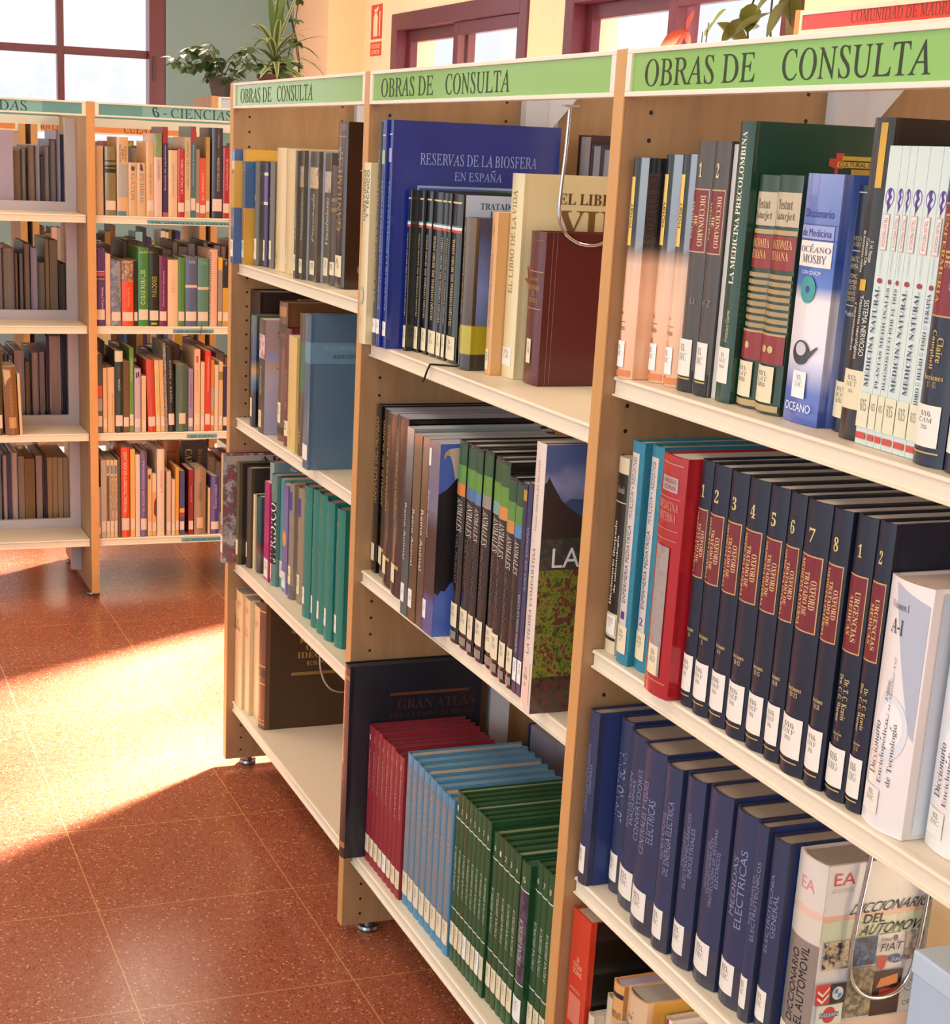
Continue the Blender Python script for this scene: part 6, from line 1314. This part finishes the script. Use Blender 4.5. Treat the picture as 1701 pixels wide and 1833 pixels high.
rear_row(2, [(-0.303, -0.285, 0.271, G1, '#8a8080', 'grey book at the picture edge'), (-0.281, -0.271, 0.240, G2, '#30304a', 'narrow grey book'), (-0.268, -0.254, 0.240, '#7f8088', '#28304a', 'blue-grey book'), (-0.250, -0.218, 0.254, LIL, '#8a8088', 'wide lilac-grey book'), (-0.215, -0.201, 0.219, BRN, '#3a2018', 'short brown book'), (-0.194, -0.172, 0.248, LIL, '#4a2038', 'lilac book with maroon boards'), (-0.170, -0.152, 0.250, '#8a8898', '#5a2c3a', 'grey-violet book'),
             (-0.147, -0.137, 0.301, '#3a2c58', '#30204a', 'tall dark violet book'), (-0.136, -0.1, 0.301, '#a38f8c', '#8a7a80', 'tall wide pinkish book'), (-0.098, -0.085, 0.301, '#20304a', '#1a2648', 'tall navy book'), (-0.0845, -0.077, 0.301, '#5a5248', '#3a3a3a', 'thin dark book by the frame')])
rear_row(3, [(-0.311, -0.301, 0.282, '#7a8a8c', '#30384a', 'teal-grey book at the picture edge'), (-0.297, -0.282, 0.273, '#b09a90', '#2a1c38', 'cream book with violet boards'), (-0.281, -0.2685, 0.281, '#4a4868', '#28284a', 'navy book'), (-0.268, -0.248, 0.281, '#c0a48c', '#6a7090', 'pinkish cream book'), (-0.246, -0.226, 0.267, '#8f7664', '#6a5a50', 'tan magazine volume', dict(kind='pb')), (-0.225, -0.192, 0.258, '#7f5f3a', '#5a4428', 'wide brown magazine volume', dict(kind='pb')),
             (-0.188, -0.167, 0.268, '#9a8474', '#5a3a4a', 'grey-pink magazine volume', dict(kind='pb')), (-0.165, -0.153, 0.268, '#30202c', '#241828', 'dark magazine volume', dict(kind='pb')), (-0.151, -0.135, 0.261, '#a3825a', '#7a6040', 'first tan magazine', dict(kind='pb')), (-0.134, -0.117, 0.261, '#a08060', '#7a6040', 'second tan magazine', dict(kind='pb')), (-0.116, -0.099, 0.260, '#a58a68', '#7a6040', 'third tan magazine', dict(kind='pb')), (-0.098, -0.08, 0.260, '#a0866a', '#7a6040', 'fourth tan magazine', dict(kind='pb'))])
plate = MB().box(0, 0.0022, -0.30, -0.242, FAR_Z[0], 1.47)
tag(obj('metal_plate', plate, mat('#a898a8', 0.4), loc=(-1.783, -0.008, 0)), 'lilac-grey metal plate standing on the DAS bay top shelf', 'book end')
for (y0, y1, h, col, desc, its, lean) in [(-0.352, -0.327, 0.268, '#4a4426', 'olive book cut by the picture edge, DAS bay third shelf', [('L', '', (0.1, 0.08, 0.9, 0.24), LBL)], 0.0),
        (-0.321, -0.279, 0.214, '#805832', 'worn brown leather book on the DAS bay third shelf', [('SG', [(0.05, 0.97), (0.55, 0.95), (0.6, 0.86), (0.3, 0.8), (0.15, 0.72)], '#c9a87c'), ('T', 'HISTORIA', (0.45, 0.3, 0.62, 0.75), 'u', '#a9803c', 'R'), ('P', (0.3, 0.1, 0.85, 0.26), '#c09258')], -0.03),
        (-0.276, -0.2675, 0.192, '#d9b888', 'thin cream book leaning on the brown leather one, DAS bay', [], -0.03)]:
    book(desc, '', 'books on the front shelves of the DAS bay', (-1.562, (y0 + y1) / 2, FAR_Z[2] + abs(math.sin(lean)) * (y1 - y0) / 2), y1 - y0 - 0.0006, h, 0.15, col, rz=PI / 2, lean=lean, items=its, kind='hb' if y1 - y0 > 0.02 else 'pb')

# books glimpsed in the orange-signed row and on the rear of the CIENCIAS bay
rnd = random.Random(11)
pal = ['#3a5f94', '#c0463c', '#d8b0a4', '#e0cf9c', '#2a2420', '#2f8f5a', '#dcd4c4', '#8a6a3a', '#6a4a30', '#a39a94', '#b8932a', '#43306a', '#d0503a', '#8fb4c0', '#3a3a44']
cnm = ['blue', 'brick red', 'pale pink', 'pale yellow', 'black', 'bright green', 'white', 'tan', 'brown', 'grey', 'mustard', 'violet', 'orange-red', 'light blue', 'charcoal']
far_mb, far_mats, far_idx = MB(), [], []
def far_block(x0, x1, y0, y1, z0, z1, cov, pg, spine_plus):
    """one distant volume: boards, spine and page block"""
    t = 0.0015
    parts = [(x0, x1, y0, y0 + t, z0, z1, cov), (x0, x1, y1 - t, y1, z0, z1, cov)]
    if spine_plus: parts += [(x1 - t, x1, y0 + t, y1 - t, z0, z1, cov), (x0 + 0.003, x1 - t, y0 + t, y1 - t, z0, z1 - 0.003, pg)]
    else: parts += [(x0, x0 + t, y0 + t, y1 - t, z0, z1, cov), (x0 + t, x1 - 0.003, y0 + t, y1 - t, z0, z1 - 0.003, pg)]
    for q in parts:
        far_mb.box(*q[:6])
        m = q[6]
        if m not in far_mats: far_mats.append(m)
        far_idx.extend([far_mats.index(m)] * 6)
for si, z in ((1, 0.85), (2, 0.52), (0, 1.18)):
    y = 0.0
    while y < 0.595:
        w = rnd.uniform(0.012, 0.03)
        k = rnd.randrange(len(pal))
        h = rnd.uniform(0.20, 0.275) if si else rnd.uniform(0.22, 0.275)
        far_block(-3.18, -3.03, y, y + w - 0.001, z + 0.0005, z + h, mat(pal[k], 0.4), page_mat('#d8cdb4'), True)
        y += w
for si in (0, 1, 2, 3):
    z = FAR_Z[si]
    y = -0.02
    while y < 0.78:
        w = rnd.uniform(0.016, 0.036)
        k = rnd.choice([1, 4, 7, 8, 9, 14, 9, 9, 8])
        h = rnd.uniform(0.19, 0.235) if si == 0 else rnd.uniform(0.17, 0.26)
        far_block(-2.055, -1.845, y, y + w - 0.001, z + 0.0005, z + h, mat(pal[k], 0.4), page_mat(rnd.choice(['#a39a94', '#b0a496', '#a89c9c', '#b3a9b4'])), False)
        y += w
fb = obj('distant_books', far_mb, None)
for m in far_mats: fb.data.materials.append(m)
fb.data.polygons.foreach_set('material_index', far_idx)
fb['kind'] = 'stuff'
tag(fb, 'small distant books seen behind and beyond the CIENCIAS bay', 'books')

# ------------------------------------------------------------------ wire dividers and a ribbon
def arc(pts, n=8):
    """smooth a polyline with Catmull-Rom"""
    P = [Vector(p) for p in pts]
    out = []
    for i in range(len(P) - 1):
        p0, p1, p2, p3 = P[max(0, i - 1)], P[i], P[i + 1], P[min(len(P) - 1, i + 2)]
        for k in range(n):
            t = k / n
            out.append(0.5 * ((2 * p1) + (p2 - p0) * t + (2 * p0 - 5 * p1 + 4 * p2 - p3) * t * t + (3 * p1 - p0 - 3 * p2 + p3) * t ** 3))
    out.append(P[-1])
    return out
def wire(label, x, pts, ztop):
    t = thing('wire_book_divider', label, 'book divider', (x, pts[0][0], ztop), 0, 'chrome wire dividers hanging under the shelves')
    L = [(0, y - pts[0][0], z - ztop) for y, z in pts]
    obj('wire_loop', MB().tube(arc(L), 0.0026, 10), CHROME, t, smooth=True)
    ye, ys_ = L[-1][1], L[0][1]
    obj('clip', MB().box(-0.006, 0.006, ys_ - 0.01, ys_ + 0.012, -0.003, 0.0), GREYMETAL, t)
    if abs(L[-1][2]) < 0.03:
        obj('clip', MB().box(-0.006, 0.006, ye - 0.012, ye + 0.01, -0.003, 0.0), GREYMETAL, t)
wire('chrome wire loop hanging against the white car dictionary', 2.3705, [(0.096, 0.851), (0.0935, 0.78), (0.087, 0.71), (0.085, 0.664), (0.094, 0.633), (0.117, 0.615), (0.146, 0.615), (0.163, 0.632), (0.170, 0.672), (0.173, 0.724), (0.176, 0.80), (0.177, 0.851)], 0.8513)
wire('chrome wire loop hanging over the dark red cover in the middle bay', 1.4925, [(0.110, 1.533), (0.108, 1.47), (0.104, 1.395), (0.112, 1.363), (0.134, 1.347), (0.156, 1.343), (0.178, 1.348), (0.215, 1.375), (0.222, 1.47), (0.224, 1.533)], 1.5333)
wire('chrome wire loop hanging before the brown proverb book', 0.270, [(0.150, 0.510), (0.153, 0.44), (0.155, 0.368), (0.161, 0.307), (0.182, 0.269), (0.216, 0.258), (0.25, 0.268), (0.262, 0.307), (0.266, 0.40), (0.268, 0.510)], 0.5113)
def ribbon(rb, c, start):
    t = [o for o in COL.objects if o.parent is None and str(o.get('label', '')).startswith(start)][0]
    mw = Matrix.Translation(t.location) @ t.rotation_euler.to_matrix().to_4x4()
    o = obj('bookmark_ribbon', rb, mat(c, 0.7), t, smooth=True)
    o.matrix_parent_inverse = mw.inverted()
    o['label'] = 'ribbon hanging over the shelf lip'
rb = MB().tube(arc([(1.285, 0.06, 1.1418), (1.262, 0.03, 1.1418), (1.256, 0.012, 1.1422), (1.250, 0.0115, 1.1385), (1.243, 0.010, 1.128), (1.238, 0.009, 1.118), (1.228, 0.010, 1.111)]), 0.0016, 8)
ribbon(rb, '#1a1512', 'glossy brown hardback with a yellow-green band')
rb = MB().tube(arc([(-1.577, 0.306, 0.8898), (-1.562, 0.305, 0.8898), (-1.5575, 0.306, 0.886), (-1.5565, 0.303, 0.874), (-1.5565, 0.300, 0.860)]), 0.0012, 6)
ribbon(rb, '#8a2430', 'sea green yearbook')

# light blue box files at the picture edge
bxx = thing('box_file', 'light blue box file past the white car dictionary', 'box file', (2.605, 0.012, 0.5415))
obj('body', MB().box(-0.05, 0.05, 0.0, 0.23, 0, 0.215), mat('#a9bccb', 0.4), bxx, bevel=0.002)
obj('lid', MB().box(-0.051, 0.051, -0.002, 0.231, 0.215, 0.238), mat('#b4c6d4', 0.4), bxx, bevel=0.002)
for i, (a, c, col, h, ds) in enumerate(((2.385, 2.397, '#4a2a1e', 0.25, 'brown book just behind the wire loop'), (2.398, 2.409, '#8f6a3a', 0.25, 'tan book just past the brown one'), (2.410, 2.420, '#c9d4e6', 0.25, 'pale blue book beside the box file'))):
    book(ds + ', near bay third shelf', '', 'books on the third shelf of the near bay', ((a + c) / 2, 0.205, 0.541), c - a, h, 0.07, col, kind='pb')

# ------------------------------------------------------------------ plants
def leaf_strip(mb, base, az, length, width, rise, droop, seg=9, fold=0.18):
    """long strap leaf arching out from base; three strips so the margins can carry their own colour"""
    n0 = len(mb.v)
    d = Vector((math.cos(az), math.sin(az), 0))
    s = Vector((-math.sin(az), math.cos(az), 0))
    for i in range(seg + 1):
        t = i / seg
        r = length * (t * math.cos(rise) * (1 - 0.12 * t))
        z = length * (t * math.sin(rise) - droop * t * t)
        p = Vector(base) + d * r + Vector((0, 0, z))
        p.z = max(p.z, 0.012)
        w = width * min(1.0, 0.45 + 2.2 * t) * (1 - t ** 2.6) + 0.0004
        for k, f in enumerate((-1, -0.5, 0.5, 1)):
            mb.v.append(tuple(p + s * (w * f) + Vector((0, 0, abs(f) * fold * w))))
    for i in range(seg):
        for k in range(3):
            a = n0 + i * 4 + k
            mb.f.append((a, a + 1, a + 5, a + 4))
def leaf_oval(mb, base, direction, size, roll=0.0, asp=0.55, cup=0.12):
    d = Vector(direction).normalized()
    s = d.cross(Vector((0, 0, 1)))
    s = s.normalized() if s.length > 1e-3 else Vector((1, 0, 0))
    s = (Matrix.Rotation(roll, 3, d) @ s)
    nrm = s.cross(d)
    n0 = len(mb.v)
    prof = [(0, 0.02), (0.12, 0.5), (0.32, 0.95), (0.55, 1.0), (0.78, 0.62), (0.93, 0.25), (1.0, 0.01)]
    for t, w in prof:
        p = Vector(base) + d * (t * size) - nrm * (cup * size * t * t)
        hw = w * size * asp / 2
        mb.v += [tuple(p - s * hw + nrm * hw * 0.25), tuple(p), tuple(p + s * hw + nrm * hw * 0.25)]
    for i in range(len(prof) - 1):
        a = n0 + 3 * i
        mb.f += [(a, a + 1, a + 4, a + 3), (a + 1, a + 2, a + 5, a + 4)]
def leafmat(name, c, rough=0.4, tr=0.25, c2=None):
    m, nt_, b_ = new_mat(name)
    b_.inputs['Base Color'].default_value = lin(c)
    b_.inputs['Roughness'].default_value = rough
    tc_ = nt_.nodes.new('ShaderNodeTexCoord'); nz_ = nt_.nodes.new('ShaderNodeTexNoise'); nz_.inputs['Scale'].default_value = 9
    mx_ = nt_.nodes.new('ShaderNodeMix'); mx_.data_type = 'RGBA'
    l = lin(c); l2 = lin(c2) if c2 else tuple(v * 0.55 for v in l[:3]) + (1,)
    mx_.inputs[6].default_value = l2; mx_.inputs[7].default_value = l
    nt_.links.new(tc_.outputs['Object'], nz_.inputs['Vector']); nt_.links.new(nz_.outputs['Fac'], mx_.inputs[0]); nt_.links.new(mx_.outputs[2], b_.inputs['Base Color'])
    if tr:
        tl = nt_.nodes.new('ShaderNodeBsdfTranslucent'); nt_.links.new(mx_.outputs[2], tl.inputs[0])
        ms_ = nt_.nodes.new('ShaderNodeMixShader'); ms_.inputs[0].default_value = tr
        nt_.links.new(b_.outputs[0], ms_.inputs[1]); nt_.links.new(tl.outputs[0], ms_.inputs[2])
        nt_.links.new(ms_.outputs[0], nt_.nodes['Material Output'].inputs['Surface'])
    return m
POT = mat('#7a4a34', 0.6)
def pot(parent, r, h, m=POT):
    obj('pot', MB().lathe([(r * 0.72, 0.0), (r * 0.98, h * 0.82), (r * 1.06, h * 0.83), (r * 1.06, h), (r * 0.95, h), (r * 0.9, h * 0.9), (0.01, h * 0.88)], 0, 0, 24), m, parent, smooth=True)
rl = random.Random(5)
dz_ = thing('potted_dracaena', 'striped spider-like dracaena on the taller bookcase behind', 'plant', (-3.17, 0.985, 1.6348))
pot(dz_, 0.07, 0.1)
obj('stem', MB().tube([(0, 0, 0.08), (0.004, 0, 0.14), (0.0, 0.004, 0.2)], [0.012, 0.01, 0.008], 8), mat('#6a5a3c', 0.7), dz_, smooth=True)
mb = MB()
for i in range(46):
    t = i / 46
    az = i * 2.399
    rise = math.radians(82 - 95 * (1 - t) + rl.uniform(-8, 8))
    leaf_strip(mb, (0, 0, 0.1 + 0.12 * t), az, rl.uniform(0.22, 0.33), rl.uniform(0.013, 0.019), max(0.25, rise), rl.uniform(0.35, 0.8) if rise < 1.15 else 0.12)
fo = obj('foliage', mb, leafmat('leaf_green', '#6a8a4a', 0.4, 0.3), dz_, smooth=True)
fo.data.materials.append(leafmat('leaf_margin', '#d6d99c', 0.4, 0.3))
for k, p in enumerate(fo.data.polygons):
    if k % 3 != 1:
        p.material_index = 1 if (k // 27) % 3 else 0
iv = thing('potted_ivy', 'dark leafy ivy behind the striped dracaena', 'plant', (-3.2, 0.765, 1.6348))
pot(iv, 0.05, 0.08, mat('#5a4a40', 0.6))
mb, st = MB(), MB()
for i in range(15):
    az = rl.uniform(2.2, 5.2) if i < 9 else rl.uniform(0, 6.28)
    L = rl.uniform(0.14, 0.30)
    pts = []
    for k in range(6):
        t = k / 5
        pts.append((math.cos(az) * L * t * 0.8, math.sin(az) * L * t * 0.8, 0.07 + 0.22 * t - 0.14 * t * t + 0.04 * math.sin(i + t * 4)))
    st.tube(pts, 0.0022, 5)
    for k in range(1, 6):
        for q in (-1, 1):
            leaf_oval(mb, pts[k], (math.cos(az + q * 0.9), math.sin(az + q * 0.9), rl.uniform(-0.9, 0.1)), rl.uniform(0.04, 0.062), rl.uniform(-0.5, 0.5), 0.62)
obj('stems', st, mat('#4a4a2c', 0.7), iv, smooth=True)
obj('foliage', mb, leafmat('leaf_ivy', '#4a6a40', 0.3, 0.2), iv, smooth=True)
iv2 = thing('potted_ivy', 'tall dark climber rising behind the dracaena crown', 'plant', (-3.25, 1.13, 1.6348))
pot(iv2, 0.05, 0.08, mat('#5a4a40', 0.6))
mb, st = MB(), MB()
for i in range(5):
    pts = [(0.03 * math.sin(i + t * 0.7) - 0.02, 0.05 * math.cos(i * 2 + t * 0.5) - 0.06, 0.07 + 0.085 * t) for t in range(6)]
    st.tube(pts, 0.0025, 5)
    for k in range(1, 6):
        for q in range(3):
            a = rl.uniform(0, 6.28)
            leaf_oval(mb, pts[k], (math.cos(a), math.sin(a), rl.uniform(-0.8, 0.2)), rl.uniform(0.035, 0.055), rl.uniform(-0.5, 0.5), 0.6)
obj('stems', st, mat('#4a4a2c', 0.7), iv2, smooth=True)
obj('foliage', mb, leafmat('leaf_ivy2', '#55703f', 0.3, 0.2), iv2, smooth=True)

SILL = BZ0 - 0.02
rp = thing('potted_plant', 'red-leaved plant on the window sill behind the near sign', 'plant', (-1.72, 2.12, SILL))
pot(rp, 0.075, 0.13)
st, mb, mg = MB(), MB(), MB()
tips = [(-0.10, -0.02, 0.705), (-0.02, -0.03, 0.72), (0.06, -0.02, 0.72), (0.13, -0.04, 0.745), (0.02, 0.03, 0.56)]
for i, p in enumerate(tips):
    st.tube([(0, 0, 0.11), (p[0] * 0.4, p[1] * 0.4, p[2] * 0.55), p], [0.004, 0.003, 0.0018], 6)
    for k in range(6):
        a = k * 1.05 + i
        q = (p[0] * 0.8, p[1] * 0.8, p[2] * (0.55 + 0.07 * k))
        leaf_oval(mg, q, (math.cos(a), math.sin(a), 0.1), 0.09, 0.0, 0.45)
leaf_oval(mb, (-0.02, -0.04, 0.728), (-1, -0.1, -0.33), 0.165, 0.5, 0.30)
leaf_oval(mb, (-0.01, -0.04, 0.728), (-0.8, -0.1, -0.75), 0.12, -0.4, 0.30)
leaf_oval(mb, (-0.02, -0.04, 0.728), (0.55, -0.1, 0.75), 0.085, 0.4, 0.3)
leaf_oval(mb, (-0.02, -0.04, 0.728), (0.7, -0.2, -0.7), 0.085, 0.4, 0.25)
obj('stems', st, mat('#5a4a30', 0.7), rp, smooth=True)
obj('red_leaves', mb, leafmat('leaf_red', '#d0563c', 0.45, 0.35, '#8a2a24'), rp, smooth=True)
obj('green_leaves', mg, leafmat('leaf_mid', '#5a7034', 0.45, 0.3), rp, smooth=True)
mb = MB()
leaf_oval(mb, (0.085, -0.02, 0.705), (0.8, -0.1, 0.62), 0.145, 0.9, 0.55)
obj('green_leaf', mb, leafmat('leaf_lime', '#8f9a3c', 0.45, 0.4), rp, smooth=True)
vp = thing('potted_vine', 'big-leaved olive green vine on the sill by the red sign', 'plant', (-0.98, 2.08, SILL))
pot(vp, 0.09, 0.16)
st, mb = MB(), MB()
vines = [[(0, 0, 0.14), (-0.14, -0.03, 0.40), (-0.24, -0.05, 0.62), (-0.25, -0.06, 0.74), (-0.20, -0.06, 0.83), (-0.12, -0.07, 0.88)], [(0, 0, 0.14), (-0.06, -0.04, 0.45), (-0.10, -0.07, 0.70), (-0.08, -0.08, 0.88)], [(0, 0, 0.14), (0.0, -0.05, 0.5), (0.02, -0.08, 0.74), (-0.02, -0.09, 0.86)], [(0, 0, 0.14), (-0.02, 0.03, 0.5), (-0.14, 0.03, 0.76)]]
for i, v in enumerate(vines):
    p = arc(v, 5)
    st.tube(p, 0.0032, 6)
    for k in range(3, len(p), 2):
        a = k * 1.9 + i
        leaf_oval(mb, p[k], (math.cos(a) * 0.8, -0.4, math.sin(a * 1.3) * 0.7 - 0.2), rl.uniform(0.1, 0.15), rl.uniform(-1, 1), 0.62)
obj('stems', st, mat('#4a4a2a', 0.7), vp, smooth=True)
obj('foliage', mb, leafmat('leaf_olive', '#74722a', 0.4, 0.35, '#4a5a26'), vp, smooth=True)
